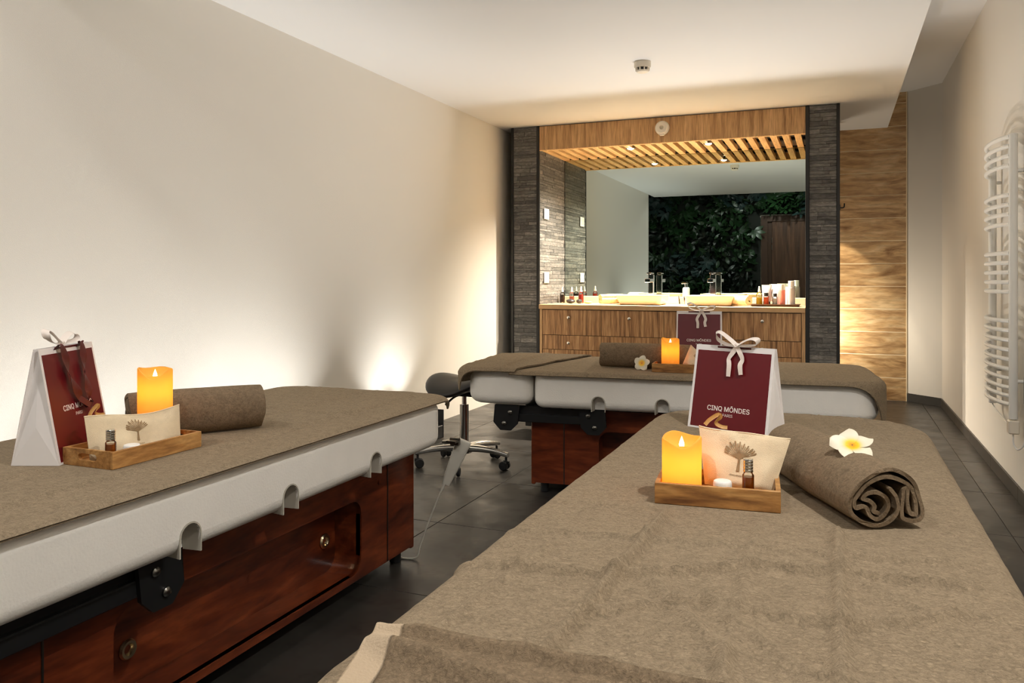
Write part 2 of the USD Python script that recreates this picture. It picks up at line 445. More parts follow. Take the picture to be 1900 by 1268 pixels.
struct('wall_front', bx(XF, XR, YF - 0.1, YF, 0, 2.95), 'wall_paint', label='wall behind the viewpoint under the planting')
wb = sxform('wall_back', label='end wall clad in horizontal wood-look tiles')
obj('tile_bed', bx(XL, 0.70, YW - 0.0015, YW + 0.1, 0, 2.95), 'tile_grout', wb, False)
z = 0.0
for k in range(14):
    z1 = min(z + 0.2035, ZH)
    if z1 - z > 0.03:
        obj('wood_tile', bx(-0.62, 0.584, YW - 0.004 + R.uniform(0, 0.0012), YW + 0.02, z + 0.0028, z1 - 0.0028, 0.0012), 'wood_tile', wb, False)
    z = z1 + 0.0015
obj('corner_bead', bx(0.578, 0.588, YW - 0.012, YW, 0, ZH, 0.002), 'tile_grout', wb, False)
struct('ceiling', bx(XL, XS, 1.50, YW, ZC, ZH + 0.05), 'ceiling_paint', label='white dropped ceiling with a clean edge on the right')
struct('ceiling_001', bx(XF, XR + 0.1, YF, YW + 0.1, ZH, ZH + 0.1), 'ceiling_paint', label='raised strip of ceiling along the right wall')
bb = sxform('baseboard_right', label='dark tile baseboard along the right wall')
yy = YF
while yy < 7.60:
    y1 = min(yy + 0.75, 7.640)
    obj('baseboard_tile', bx(XR - 0.010, XR, yy + 0.001, y1 - 0.001, 0, 0.075, 0.0015), 'skirting', bb, False)
    yy = y1
L45 = math.hypot(0.837 - 0.586, YW - 7.645)
obj('baseboard_tile', T(bx(0, L45 - 0.006, -0.010, 0, 0, 0.075, 0.0015), (0.586 + 0.004, YW - 0.004, 0), rz=math.degrees(math.atan2(7.645 - YW, 0.837 - 0.586))), 'skirting', bb, False)

# wall behind the camera, seen in the mirror only: plant wall and walnut door
pw = thing('plant_wall', 'lush green artificial plant wall reflected in the vanity mirror', 'plant wall', (0, YF, 0))
obj('backing', cat(bx(XF + 0.01, -1.30, 0.0, 0.04, 0.02, 2.72), bx(-1.30, XR - 0.01, 0.0, 0.04, 2.27, 2.72)), 'plant_backing', pw, False)


def leaf_mesh(l, w, lobes=1):
    ms = []
    for k in range(lobes):
        a = 0 if lobes == 1 else (k - (lobes - 1) / 2) * 42
        ll = l * (1 - 0.25 * abs(k - (lobes - 1) / 2) / max(lobes - 1, 1) * 2) if lobes > 1 else l
        t = np.linspace(0, 1, 7); hw = w * np.sin(PI * np.clip(t, 0.02, 0.98)) ** 0.8 * (1 - 0.3 * t)
        P = np.stack([np.stack([s * hw, t * ll, 0.10 * ll * np.sin(PI * t) - abs(s) * 0.15 * hw], 1) for s in (-1, 0, 1)], 1)
        ms.append(T(sheet(P, 0.002), rz=a))
    return cat(*ms)


stuffs = {'leaf_mid': [], 'leaf_dark': [], 'leaf_blue': []}
for i in range(1100):
    x, z = NR.uniform(XF + 0.1, -1.38), NR.uniform(0.5, 2.68)
    if i % 9 == 0:
        x, z = NR.uniform(-1.4, XR - 0.1), NR.uniform(2.33, 2.68)
    d = meshkit.noise(np.array([[x * 2.2, z * 2.2, 3.3]]))[0]
    key = 'leaf_dark' if d < 0.42 else ('leaf_blue' if d > 0.66 else 'leaf_mid')
    big = d > 0.5 and i % 3 == 0
    lm = leaf_mesh(NR.uniform(0.10, 0.2) * (1.3 if big else 1), NR.uniform(0.025, 0.05), 5 if big else 1)
    lm = T(lm, rx=NR.uniform(-70, -10) + 90, rz=NR.uniform(-30, 30))
    lm = T(lm, ry=NR.uniform(-180, 180) if not big else NR.uniform(-70, 70) + 180)
    stuffs[key].append(T(lm, (x, 0.06 + NR.uniform(0, 0.12), z)))
for key, ms in stuffs.items():
    obj('foliage', cat(*ms), key, pw, 40, kind='stuff')
dr = thing('door_1', 'dark walnut door in its frame reflected in the mirror', 'door', (-1.28, YF, 0), kind='structure')
obj('door_frame', cat(bx(0, 0.11, 0, 0.06, 0, 2.25), bx(0.11, 1.10, 0, 0.06, 2.14, 2.25), bx(1.10, 1.20, 0, 0.06, 0, 2.25)), 'door_dark', dr, False)
obj('door_leaf', bx(0.19, 1.10, 0.0, 0.045, 0.008, 2.14, 0.003), 'door_walnut', dr, False)
obj('door_rebate', bx(0.11, 0.19, 0.0, 0.02, 0, 2.14), 'door_dark', dr, False)
for hz in (0.3, 1.75, 1.62):
    obj('hinge', T(cyl(0.008, 0, 0.09, 10), (0.188, 0.05, hz)), 'bolt_metal', dr)

# ------------------------------------------------------------------ vanity: slate columns, canopy, mirror, cabinet
YC, YM = 6.644, 7.355
LX0, LX1, RX0, RX1 = -2.712, -2.443, -0.219, 0.027


def slate_rows():
    out, z = [], 0.02
    while z < ZC - 0.012:
        h = R.choice((0.020, 0.024, 0.028, 0.030, 0.034, 0.040))
        if z + h > ZC - 0.012:
            h = ZC - 0.004 - z
        out.append((z, z + h)); z += h
    return out


def strips(par, plan, a0, a1, depth, lens, zfrom):
    """Slate strips over plan(a0, a1, z0, z1, out) as separate pieces above zfrom; those below it are behind the beds and are joined."""
    low = []
    for z0, z1 in slate_rows():
        a = a0
        first = True
        while a < a1 - 1e-6:
            l = R.uniform(*lens) * (R.uniform(0.2, 1) if first else 1)
            b = a1 if a + l > a1 - 0.04 else a + l
            first = False
            mesh = plan(a + 0.0007, b - 0.0007, z0 + 0.0009, z1 - 0.0009, depth + R.uniform(0, 0.005))
            if z0 < zfrom:
                low.append(mesh)
            else:
                obj('slate_strip', mesh, f'slate_{R.choice((0, 0, 1, 1, 2))}', par, False)
            a = b
    obj('slate_strip', cat(*low), 'slate_0', par, False, kind='stuff')


cl = thing('slate_column', 'grey slate-strip column left of the mirror, lit on its inner face', 'column')
obj('core', bx(LX0, LX1 - 0.012, YC + 0.012, YM + 0.06, 0, ZC - 0.002), 'slate_grout', cl, False)
strips(cl, lambda a, b, z0, z1, o: bx(a, b, YC + 0.006 - o, YC + 0.02, z0, z1, 0.0006), LX0 + 0.022, LX1 - 0.026, 0.004, (0.10, 0.5), 0.35)
obj('edge_trim', bx(LX0 - 0.002, LX0 + 0.022, YC - 0.010, YC + 0.03, 0, ZC - 0.001, 0.002), 'black_metal', cl, False)
obj('edge_trim', bx(LX1 - 0.026, LX1 + 0.001, YC - 0.010, YC + 0.012, 0, ZC - 0.001, 0.002), 'black_metal', cl, False)
cl2 = thing('slate_cladding', 'sunlit-looking pale slate strips lining the left cheek of the mirror niche', 'wall cladding')
strips(cl2, lambda a, b, z0, z1, o: bx(LX1 - 0.014, LX1 - 0.008 + o, a, b, z0, z1, 0.0006), YC + 0.012, YM - 0.001, 0.004, (0.18, 0.6), 0.87)
setdata(cl2, label='brightly lit slate strips lining the left cheek of the mirror niche')
cr = thing('slate_column', 'shaded grey slate-strip column right of the mirror, beside the wood tiles', 'column')
obj('core', bx(RX0 + 0.006, RX1 - 0.006, YC + 0.012, YM + 0.06, 0, ZC - 0.002), 'slate_grout', cr, False)
strips(cr, lambda a, b, z0, z1, o: bx(a, b, YC + 0.006 - o, YC + 0.02, z0, z1, 0.0006), RX0 + 0.026, RX1 - 0.022, 0.004, (0.10, 0.5), 0.35)
obj('edge_trim', bx(RX0 - 0.002, RX0 + 0.026, YC - 0.010, YM, 0, ZC - 0.001, 0.002), 'black_metal', cr, False)
obj('edge_trim', bx(RX1 - 0.022, RX1 + 0.002, YC - 0.010, YM + 0.06, 0, ZC - 0.001, 0.002), 'black_metal', cr, False)
hk = thing('coat_hook', 'small dark metal hook on the outer side of the right slate column', 'hook', (RX1 + 0.002, 6.72, 1.66))
obj('back_plate', bx(0, 0.004, -0.012, 0.012, -0.03, 0.012, 0.001), 'black_metal', hk, False)
obj('prong', tube(smoothpath([(0.004, 0, -0.01), (0.018, 0, -0.012), (0.03, 0, -0.005), (0.032, 0, 0.022)], 6), 0.005, 8), 'black_metal', hk)
struct('trim_1', bx(LX0 + 0.1, RX1 - 0.05, YM + 0.008, YM + 0.06, 0, ZC - 0.002), 'wall_paint', label='partition panel behind the mirror')

mi = thing('vanity_mirror', 'large wall mirror over the vanity reflecting the plant wall', 'mirror')
obj('glass', bx(LX1 + 0.002, RX0 - 0.004, YM, YM + 0.006, 0.925, 2.252), 'mirror_glass', mi, False)
obj('edge_strip', bx(LX1 - 0.001, LX1 + 0.003, YM - 0.003, YM + 0.006, 0.925, 2.252), 'black_metal', mi, False)
obj('edge_strip', bx(LX1 + 0.002, RX0 - 0.004, YM - 0.002, YM + 0.006, 2.246, 2.256), 'black_metal', mi, False)

cn = thing('vanity_canopy', 'oak-faced canopy with a slatted underside above the mirror', 'canopy')
obj('fascia', bx(LX1 + 0.001, RX0 - 0.002, YC - 0.006, YC + 0.018, 2.238, 2.446, 0.001), 'fascia_oak', cn, False)
obj('fascia_lip', bx(LX1 + 0.001, RX0 - 0.002, YC - 0.004, YC + 0.030, 2.232, 2.2385), 'slat_oak', cn, False)
NS = 24
pitch = (RX0 - LX1) / NS
for k in range(NS):
    x0 = LX1 + pitch * (k + 0.0) + 0.004
    obj('slat', bx(x0, x0 + 0.052, YC + 0.030, YM - 0.014, 2.236, 2.276, 0.0015), 'slat_oak', cn, False)
for yb in (YC + 0.19, YM - 0.20):
    obj('batten', bx(LX1, RX0, yb, yb + 0.05, 2.2765, 2.30), 'black_metal', cn, False)
obj('top_board', bx(LX1, RX0, YC + 0.02, YM, 2.40, 2.446), 'door_dark', cn, False)
for i, (sx, sy) in enumerate(SPOTS):
    sp = thing('downlight', ('glowing downlight in the slats, left of the white motion sensor', 'glowing downlight in the slats, right of the white motion sensor')[i], 'light', (sx, sy, 2.24))
    obj('bezel', lathe([(0.030, -0.004), (0.042, -0.006), (0.044, 0.0), (0.036, 0.03), (0.030, 0.03), (0.030, -0.004)], 28), 'polished_alloy', sp)
    obj('lamp', lathe([(0, 0.010), (0.029, 0.010), (0.029, -0.002), (0.022, -0.010), (0.012, -0.014), (0, -0.015)], 24), 'lamp_glow', sp)
ms = thing('motion_sensor', 'round white motion sensor on the oak canopy face', 'sensor', (-1.345, YC - 0.006, 2.355))
obj('housing', T(lathe([(0, 0), (0.060, 0), (0.060, 0.014), (0.052, 0.034), (0.044, 0.040), (0, 0.040)], 40), rx=90), 'white_plastic', ms)
obj('lens', T(lathe([(0, 0.040), (0.017, 0.040), (0.016, 0.046), (0.010, 0.051), (0, 0.052)], 24), rx=90), 'grey_plastic', ms)
obj('cable_hood', T(bx(-0.02, 0.02, 0, 0.03, -0.066, -0.05, 0.004), (0, -0.032, 0)), 'white_plastic', ms, False)
for i, (z0, nm) in enumerate(((1.632, 'white double wall socket high on the slate niche cheek'), (1.053, 'white wall socket just above the worktop on the slate cheek'))):
    ws = thing('wall_socket', nm, 'wall socket', (LX1 + 0.002, 6.745, z0))
    obj('face_plate', bx(0, 0.010, 0, 0.125, 0, 0.098, 0.003), 'white_plastic', ws, False)
    obj('rocker', bx(0.010, 0.013, 0.03, 0.095, 0.02, 0.078, 0.001), 'cream_plastic', ws, False)

ct = thing('worktop', 'beige worktop spanning the vanity under the basins', 'worktop')
obj('slab', bx(LX1 + 0.001, RX0 - 0.003, YC - 0.022, YM - 0.001, 0.825, 0.865, 0.002), 'worktop', ct, False)
obj('splash_ledge', bx(LX1 + 0.004, RX0 - 0.004, YM - 0.11, YM - 0.001, 0.865, 0.925, 0.002), 'ledge_stone', ct, False)
cb = thing('vanity_cabinet', 'zebrano-veneered vanity cabinet of drawers under the worktop', 'cabinet')
obj('carcass', bx(LX1 + 0.002, RX0 - 0.003, YC + 0.016, YM, 0.08, 0.824), 'door_dark', cb, False)
obj('plinth', bx(LX1 + 0.01, RX0 - 0.01, YC + 0.06, YM, 0.0, 0.08), 'black_metal', cb, False)
obj('stile', bx(LX1 + 0.002, LX1 + 0.026, YC - 0.004, YC + 0.016, 0.08, 0.824, 0.001), 'fascia_oak', cb, False)
obj('stile', bx(RX0 - 0.030, RX0 - 0.003, YC - 0.004, YC + 0.016, 0.08, 0.824, 0.001), 'fascia_oak', cb, False)
cx0, cx1 = LX1 + 0.029, RX0 - 0.033
cw = (cx1 - cx0) / 4
for c in range(4):
    for r, (z0, z1) in enumerate(((0.599, 0.819), (0.472, 0.595), (0.085, 0.468))):
        d = obj('drawer', bx(cx0 + c * cw + 0.0016, cx0 + (c + 1) * cw - 0.0016, YC - 0.004, YC + 0.016, z0, z1, 0.001), 'zebrano', cb, False)
        obj('knob', T(lathe([(0, 0), (0.006, 0), (0.006, 0.010), (0.013, 0.014), (0.015, 0.019), (0.013, 0.025), (0.007, 0.028), (0, 0.0285)], 20), (cx0 + (c + 0.46) * cw, YC - 0.004, z1 - 0.065 if r != 1 else z1 - 0.064), rx=90), 'steel_knob', d)


def basin(name, label, x):
    t = thing(name, label, 'basin', (x, 6.93, 0.865))
    def ring(w, l, r, z): p = rrect(w, l, r, 8); return np.column_stack([p, np.full(len(p), z)])
    rings = [ring(0.34, 0.30, 0.03, 0.0), ring(0.36, 0.33, 0.035, 0.012), ring(0.405, 0.385, 0.04, 0.078), ring(0.408, 0.388, 0.04, 0.084), ring(0.396, 0.376, 0.036, 0.085), ring(0.36, 0.33, 0.034, 0.025), ring(0.30, 0.27, 0.03, 0.014)]
    obj('bowl', loft(rings), 'ceramic', t, 40)
    obj('waste', T(cyl(0.024, 0.013, 0.019, 20, 0.002), (0, 0, 0)), 'chrome', t)


basin('washbasin', 'white vessel basin at the left, with a rolled towel on its left', -1.575)
basin('washbasin', 'white vessel basin at the right, next to the product tray', -0.985)


def faucet(label, x):
    t = thing('basin_mixer', label, 'tap', (x, 7.175, 0.865))
    obj('pillar', bx(-0.024, 0.024, -0.024, 0.024, 0.0, 0.265, 0.003), 'chrome', t, False)
    obj('spout', bx(-0.024, 0.024, -0.17, -0.02, 0.195, 0.228, 0.003), 'chrome', t, False)
    obj('lever', bx(-0.020, 0.020, -0.10, 0.022, 0.272, 0.284, 0.002), 'chrome', t, False)
    obj('lever_neck', cyl(0.015, 0.262, 0.275, 16), 'chrome', t)


faucet('tall square chrome mixer tap behind the left basin', -1.555)
faucet('tall square chrome mixer tap behind the right basin', -1.005)


def spiral(turns, r0, r1, n=120, seed=0, sq=1.0, wob=0.0):
    a = np.linspace(0, turns * 2 * PI, n)
    r = r0 + (r1 - r0) * a / a[-1]
    r = r * (1 + wob * np.sin(a * 2.3 + seed) * (1 - a / a[-1]))
    return np.column_stack([r * np.cos(a + seed), sq * r * np.sin(a + seed)])


def roll_mesh(poly, length, slices=14, seed=0, wob=0.004):
    """The cross-section poly drawn out along x, gently uneven."""
    base = extrude(poly, 1.0)
    ns = slices
    parts = trimesh.creation.extrude_polygon  # noqa
    v2, f2 = trimesh.creation.triangulate_polygon(poly, engine='earcut')
    rings = [np.array(poly.exterior.coords)[:-1]] + [np.array(i.coords)[:-1] for i in poly.interiors]
    V, F, off = [], [], 0
    xs_ = np.linspace(0, length, ns)
    def deform(p2, x):
        s = 1 + 0.03 * math.sin(PI * x / length) - 0.02 * (abs(2 * x / length - 1)) ** 6
        n = meshkit.noise(np.column_stack([np.full(len(p2), x * 9 + seed), p2 * 22]))
        q = p2 * s * (1 + (n[:, None] - 0.5) * wob * 14)
        xx = x + (n - 0.5) * 0.012 * (abs(2 * x / length - 1) > 0.98)
        return np.column_stack([xx, q])
    for rg in rings:
        k = len(rg)
        for i, x in enumerate(xs_):
            V.append(deform(rg, x))
        j = np.arange(k); jn = (j + 1) % k
        for i in range(ns - 1):
            A, B, C, D = off + i * k + j, off + i * k + jn, off + (i + 1) * k + jn, off + (i + 1) * k + j
            F += [np.stack([A, B, C], 1), np.stack([A, C, D], 1)]
        off += k * ns
    for x, flip in ((0.0, True), (length, False)):
        V.append(deform(v2, x)); F.append((f2[:, ::-1] if flip else f2) + off); off += len(v2)
    m = trimesh.Trimesh(np.vstack(V), np.vstack(F), process=False)
    return m


def towel_poly(turns, r1, th, sq=1.0, seed=0, wob=0.0):
    ln = LineString(spiral(turns, th * 0.9, r1 - th / 2, 150, seed, sq, wob))
    p = ln.buffer(th * 0.46, cap_style=1)
    p = p if p.geom_type == 'Polygon' else max(p.geoms, key=lambda g: g.area)
    return p.simplify(0.0004)


def small_roll(label, x, y, rz, length):
    t = thing('hand_towel', label, 'rolled towel', (x, y, 0.865 + 0.047), rz)
    obj('roll', roll_mesh(towel_poly(3.2, 0.046, 0.012, 1.0, 1.2, 0.05), length, 8), 'white_towel', t, 60)


small_roll('rolled cream hand towel at the left of the left basin', -1.93, 6.80, 38, 0.24)
small_roll('rolled cream hand towel between the right basin and the product tray', -0.655, 6.74, 140, 0.27)


def bottle(label, loc, r, h, body, cap, style, liquid=None, fill=0.55, group=None, name='cosmetic_bottle', catg='bottle'):
    t = thing(name, label, catg, loc, group=group)
    if style == 'dropper':
        obj('body', lathe([(0, 0), (r * 0.92, 0), (r, r * 0.1), (r, h * 0.52), (r * 0.85, h * 0.60), (r * 0.42, h * 0.66), (r * 0.40, h * 0.70), (0, h * 0.70)], 24), body, t)
        if liquid:
            obj('liquid', cyl(r * 0.88, h * 0.02, h * 0.52 * fill, 20), liquid, t)
        obj('collar', T(cyl(r * 0.5, h * 0.68, h * 0.78, 16), (0, 0, 0)), cap, t)
        obj('dropper_bulb', lathe([(0, h * 0.78), (r * 0.36, h * 0.78), (r * 0.34, h * 0.92), (r * 0.18, h), (0, h)], 16), cap, t)
    elif style == 'round':
        obj('body', lathe([(0, 0), (r * 0.93, 0), (r, r * 0.12), (r, h * 0.68), (r * 0.9, h * 0.72), (0, h * 0.72)], 24), body, t)
        if liquid:
            obj('liquid', cyl(r * 0.9, h * 0.02, h * 0.7 * fill, 20), liquid, t)
        obj('cap', cyl(r * 0.82, h * 0.722, h, 24, 0.0015), cap, t)
    elif style == 'tube':
        n = 20
        P = []
        for k in range(n):
            u = k / (n - 1)
            zz = h * 0.16 + u * h * 0.84
            a = np.arange(28) * 2 * PI / 28
            rx, ry = r * (1 + 0.18 * u), r * max(0.06, (1 - u ** 1.6))
            P.append(np.column_stack([rx * np.cos(a), ry * np.sin(a), np.full(28, zz)]))
        obj('body', loft(P), body, t, 40)
        obj('cap', cyl(r * 0.85, 0, h * 0.16, 24, 0.001), cap, t)
    elif style == 'pump':
        obj('body', lathe([(0, 0), (r, 0), (r, h * 0.6), (r * 0.8, h * 0.66), (r * 0.4, h * 0.68), (0, h * 0.68)], 24), body, t)
        obj('pump', cat(cyl(r * 0.28, h * 0.68, h * 0.92, 14), bx(-0.035, 0.008, -0.006, 0.006, h * 0.92, h, 0.002)), cap, t)
    return t


ZT = 0.866
bottle('clear dropper bottle of dark oil nearest the slate cheek', (-2.395, 7.14, ZT), 0.023, 0.15, 'clear_glass', 'white_plastic', 'dropper', 'liquid_brown', 1.0)
bottle('dropper bottle of pale pink oil behind the dark stones', (-2.305, 7.15, ZT), 0.023, 0.15, 'clear_glass', 'white_plastic', 'dropper', 'bottle_rose', 0.8)
bottle('dropper bottle of red oil, right of the three by the slate cheek', (-2.205, 7.12, ZT), 0.024, 0.155, 'clear_glass', 'white_plastic', 'dropper', 'liquid_red', 1.0)


def pebble(label, x, y, rx, ry, rz_, m, cat_='stone', name='massage_stone'):
    s = trimesh.creation.icosphere(3)
    v = s.vertices.copy(); v *= 1 + (meshkit.noise(v * 1.3 + x * 10)[:, None] - 0.5) * 0.14
    s.vertices = v * np.array([rx, ry, rz_]); s.apply_translation([0, 0, -s.bounds[0][2]])
    t = thing(name, label, cat_, (x, y, ZT))
    obj('pebble', s, m, t, True)


pebble('larger smooth dark massage stone in front of the oil bottles', -2.265, 6.99, 0.042, 0.034, 0.02, 'stone_dark')
pebble('smaller smooth dark massage stone beside the larger one', -2.185, 7.0, 0.028, 0.03, 0.02, 'stone_dark')
pebble('flat honey-coloured soap right of the dark stones', -2.10, 7.0, 0.04, 0.03, 0.011, 'soap_cream', 'soap', 'soap_bar')
sd = bottle('small chrome-pump soap dispenser between the two taps', (-1.272, 7.30, 0.926), 0.022, 0.13, 'white_plastic', 'chrome', 'pump', name='soap_dispenser', catg='soap dispenser')
gl = thing('tumbler', 'pale glass tumbler between the two basins', 'glass', (-1.275, 7.15, ZT))
obj('glass', lathe([(0, 0), (0.026, 0), (0.030, 0.075), (0.027, 0.075), (0.0235, 0.005), (0, 0.005)], 24), 'clear_glass', gl)
tr = thing('product_tray', 'shallow dark tray of bottles at the right end of the worktop', 'tray', (-0.465, 6.915, ZT))
obj('base', bx(-0.19, 0.19, -0.085, 0.085, 0.004, 0.010), 'tray_dark', tr, False)
def _ring(w, l, r, z): p = rrect(w, l, r, 6); return np.column_stack([p, np.full(len(p), z)])
obj('rim', loft([_ring(0.37, 0.165, 0.02, 0.0), _ring(0.395, 0.19, 0.025, 0.018), _ring(0.388, 0.183, 0.023, 0.018), _ring(0.365, 0.16, 0.02, 0.0105)]), 'tray_dark', tr)
ZP = ZT + 0.0112
bottle('dropper bottle of yellow oil at the left end of the product tray', (-0.590, 6.90, ZP), 0.025, 0.155, 'clear_glass', 'white_plastic', 'dropper', 'liquid_yellow', 0.75)
bottle('small bottle of orange oil at the front of the product tray', (-0.533, 6.87, ZP), 0.022, 0.10, 'clear_glass', 'dark_plastic', 'round', 'liquid_orange', 0.9)
bottle('tall grey squeeze tube standing behind the orange bottle', (-0.535, 6.95, ZP), 0.034, 0.165, 'tube_grey', 'dark_plastic', 'tube', name='squeeze_tube', catg='tube')
bottle('white squeeze tube standing second from the left in the tray', (-0.462, 6.965, ZP), 0.036, 0.172, 'white_plastic', 'white_plastic', 'tube', name='squeeze_tube', catg='tube')
bottle('small clear bottle with a dark cap in front of the white tube', (-0.463, 6.87, ZP), 0.018, 0.095, 'clear_glass', 'dark_plastic', 'round', 'tube_grey', 0.8)
bottle('rose-pink bottle with a dark cap in the product tray', (-0.408, 6.90, ZP), 0.022, 0.17, 'bottle_rose', 'grey_plastic', 'round')
bottle('tall pale bottle at the right end of the product tray', (-0.338, 6.89, ZP), 0.029, 0.20, 'tube_grey', 'white_plastic', 'round')
bottle('wide white bottle behind the rose-pink one', (-0.366, 6.965, ZP), 0.027, 0.15, 'white_plastic', 'white_plastic', 'round')
sk = thing('smoke_detector', 'round cream smoke detector on the white ceiling', 'smoke detector', (-1.12, 4.91, ZC), 20)
obj('base', T(lathe([(0, 0), (0.052, 0), (0.052, -0.030), (0.048, -0.038), (0, -0.038)], 36), (0, 0, 0)), 'cream_plastic', sk)
obj('sensing_chamber', T(lathe([(0, -0.038), (0.034, -0.038), (0.032, -0.056), (0, -0.056)], 30), (0, 0, 0)), 'dark_plastic', sk)
obj('vane', cat(*[T(bx(0.028, 0.043, -0.004, 0.004, -0.057, -0.037), rz=40 * k) for k in range(9)]), 'cream_plastic', sk, False)
obj('cap', lathe([(0, -0.056), (0.041, -0.055), (0.036, -0.064), (0.018, -0.070), (0, -0.071)], 30), 'cream_plastic', sk)

# ------------------------------------------------------------------ massage beds
BW, ZB = 0.76, 0.632                        # cushion width and top


def arch(w, h):
    return Polygon([(-w / 2, -0.05), (w / 2, -0.05)] + [(w / 2 * math.cos(a), h - w / 2 + w / 2 * math.sin(a)) for a in np.linspace(0, PI, 9)])


def bed(label, loc, rotz, L, notches, headrest, base0, base1, brk):
    """Local axes: the foot end at y = 0, the head towards +y, the visible long side at -x."""
    t = thing('massage_bed', label, 'massage bed', loc, rotz)
    Lm = headrest - 0.012 if headrest else L
    body = to_man(pad(BW, Lm, 0.13, 0.455, ZB, 0.042, r_head=0.055 if headrest else None))
    linings = []
    for y in notches:
        for s in (-1, 1):
            cut = T(extrude(arch(0.060, 0.070), 0.10), rx=90, rz=90)          # profile in (y, z), drawn along x
            body = body - to_man(T(cut, (s * BW / 2 - 0.05, y, 0.455)))
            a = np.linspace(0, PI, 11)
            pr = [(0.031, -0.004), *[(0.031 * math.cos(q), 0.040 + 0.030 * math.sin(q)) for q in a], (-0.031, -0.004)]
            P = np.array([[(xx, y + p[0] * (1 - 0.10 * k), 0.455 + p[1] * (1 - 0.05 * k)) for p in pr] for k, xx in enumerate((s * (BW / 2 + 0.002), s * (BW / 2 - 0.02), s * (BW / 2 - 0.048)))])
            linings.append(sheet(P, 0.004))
    obj('cushion', from_man(body), 'vinyl', t, 40)
    for l in linings:
        obj('notch_lining', l, 'vinyl_lining', t, 40)
    pp = rrect(BW - 0.030, Lm - 0.030, 0.115, 8, 0.045 if headrest else None)
    obj('piping', tube(np.vstack([np.column_stack([pp[:, 0], pp[:, 1] + Lm / 2, np.full(len(pp), ZB - 0.006)]), [[pp[0, 0], pp[0, 1] + Lm / 2, ZB - 0.006]]]), 0.0035, 6), 'vinyl', t)
    if headrest:
        obj('headrest', pad(BW - 0.02, L - headrest, 0.06, 0.462, ZB, 0.05, headrest, r_head=0.11), 'vinyl', t, 40)
    # plinth of the base
    bw = 0.25
    h0, h1 = 0.045, 0.452
    y0, y1 = base0, base1
    yo0, yo1 = y0 + 0.375, y1 - 0.35
    pl = sbox(y0 + 0.005, h0 + 0.01, y1 - 0.005, h1 - 0.01)
    ro = np.array(rrect(yo1 - yo0, 0.255, 0.055)) + np.array([(yo0 + yo1) / 2, 0.205])
    side = pl.difference(Polygon(ro))
    for s in (-1, 1):
        pan = T(extrude(side, 0.022), rx=90, rz=90)
        pan = T(pan, (s * bw - (0.022 if s > 0 else 0), 0, 0))
        obj('side_panel', pan, 'mahogany', t, 30)
        obj('recess_panel', bx(min(s * (bw - 0.11), s * (bw - 0.125)), max(s * (bw - 0.11), s * (bw - 0.125)), yo0 - 0.05, yo1 + 0.05, 0.07, 0.34), 'mahogany', t, False)
        obj('recess_lining', T(extrude(Polygon(np.array(rrect(yo1 - yo0 + 0.012, 0.267, 0.06)) + np.array([(yo0 + yo1) / 2, 0.205])).difference(Polygon(ro)), 0.105), (0, 0, 0), rx=90, rz=90).apply_translation([s * bw - (0.11 if s > 0 else -0.005), 0, 0]), 'mahogany', t, 30)
        for yg in (yo0 + 0.065, yo1 - 0.135):
            g = lathe([(0.011, 0), (0.024, 0.0), (0.026, 0.004), (0.022, 0.010), (0.015, 0.009), (0.011, 0.003), (0.011, 0)], 28)
            obj('grommet', T(T(g, ry=90 * s), (s * (bw - 0.11), yg, 0.19 if yg < (yo0 + yo1) / 2 else 0.173)), 'brass', t)
        for yv in (y0 + 0.20, y1 - 0.175):
            obj('trim_strip', bx(s * bw - 0.003, s * bw + 0.003, yv, yv + 0.005, h0 + 0.012, h1 - 0.012), 'bolt_metal', t, False)
        for yv in (y0 + 0.26, y1 - 0.24):
            obj('cover_cap', T(T(cyl(0.008, 0, 0.004, 14), ry=90 * s), (s * bw, yv, 0.36)), 'mahogany', t)
    for ye in (y0, y1 - 0.022):
        obj('end_panel', bx(-bw + 0.001, bw - 0.001, ye, ye + 0.022, h0, h1, 0.004), 'mahogany', t, False)
    obj('inner_carcass', bx(-bw + 0.13, bw - 0.13, y0 + 0.03, y1 - 0.03, h0 + 0.005, h1 - 0.005), 'black_metal', t, False)
    for sx in (-1, 1):
        for yf in (y0 + 0.06, y1 - 0.06):
            obj('foot', T(cyl(0.022, 0.0, 0.05, 16, 0.003), (sx * (bw - 0.05), yf, 0)), 'black_metal', t)
    # lifting gear at the head end
    b0, b1 = brk
    for s in (-1, 1):
        xo = s * (bw + 0.03)
        a, b = sorted((xo, xo + s * 0.012))
        obj('lift_rail', cat(bx(min(xo, xo + s * 0.03), max(xo, xo + s * 0.03), b0 + 0.03, b1, 0.372, 0.412, 0.003), bx(a, b, b0 + 0.02, b1, 0.408, 0.452, 0.002)), 'black_metal', t, False)
        for yc, sg in ((b0, 1), (b1, -1)):
            pl_ = Polygon([(-0.055 * sg, 0.115), (0.06 * sg, 0.115), (0.05 * sg, 0.03), (0.02 * sg, 0.0), (-0.03 * sg, 0.0), (-0.062 * sg, 0.035)]).buffer(0.012).buffer(-0.004)
            pm = T(extrude(pl_, 0.012), rx=90, rz=90)
            bp = obj('bracket_plate', T(pm, (xo + s * 0.030 - (0 if s > 0 else 0.012), yc, 0.335)), 'black_metal', t, 30)
            for dy, dz in ((0.02 * sg, 0.085), (-0.012 * sg, 0.028)):
                obj('bolt', T(T(lathe([(0, 0), (0.012, 0), (0.012, 0.006), (0.008, 0.010), (0, 0.012)], 14), ry=90 * s), (xo + s * 0.042, yc + dy, 0.335 + dz)), 'bolt_metal', bp)
    obj('top_frame', bx(-bw - 0.02, bw + 0.02, y0 + 0.1, y1 + 0.02, 0.440, 0.4545), 'black_metal', t, False)
    return t


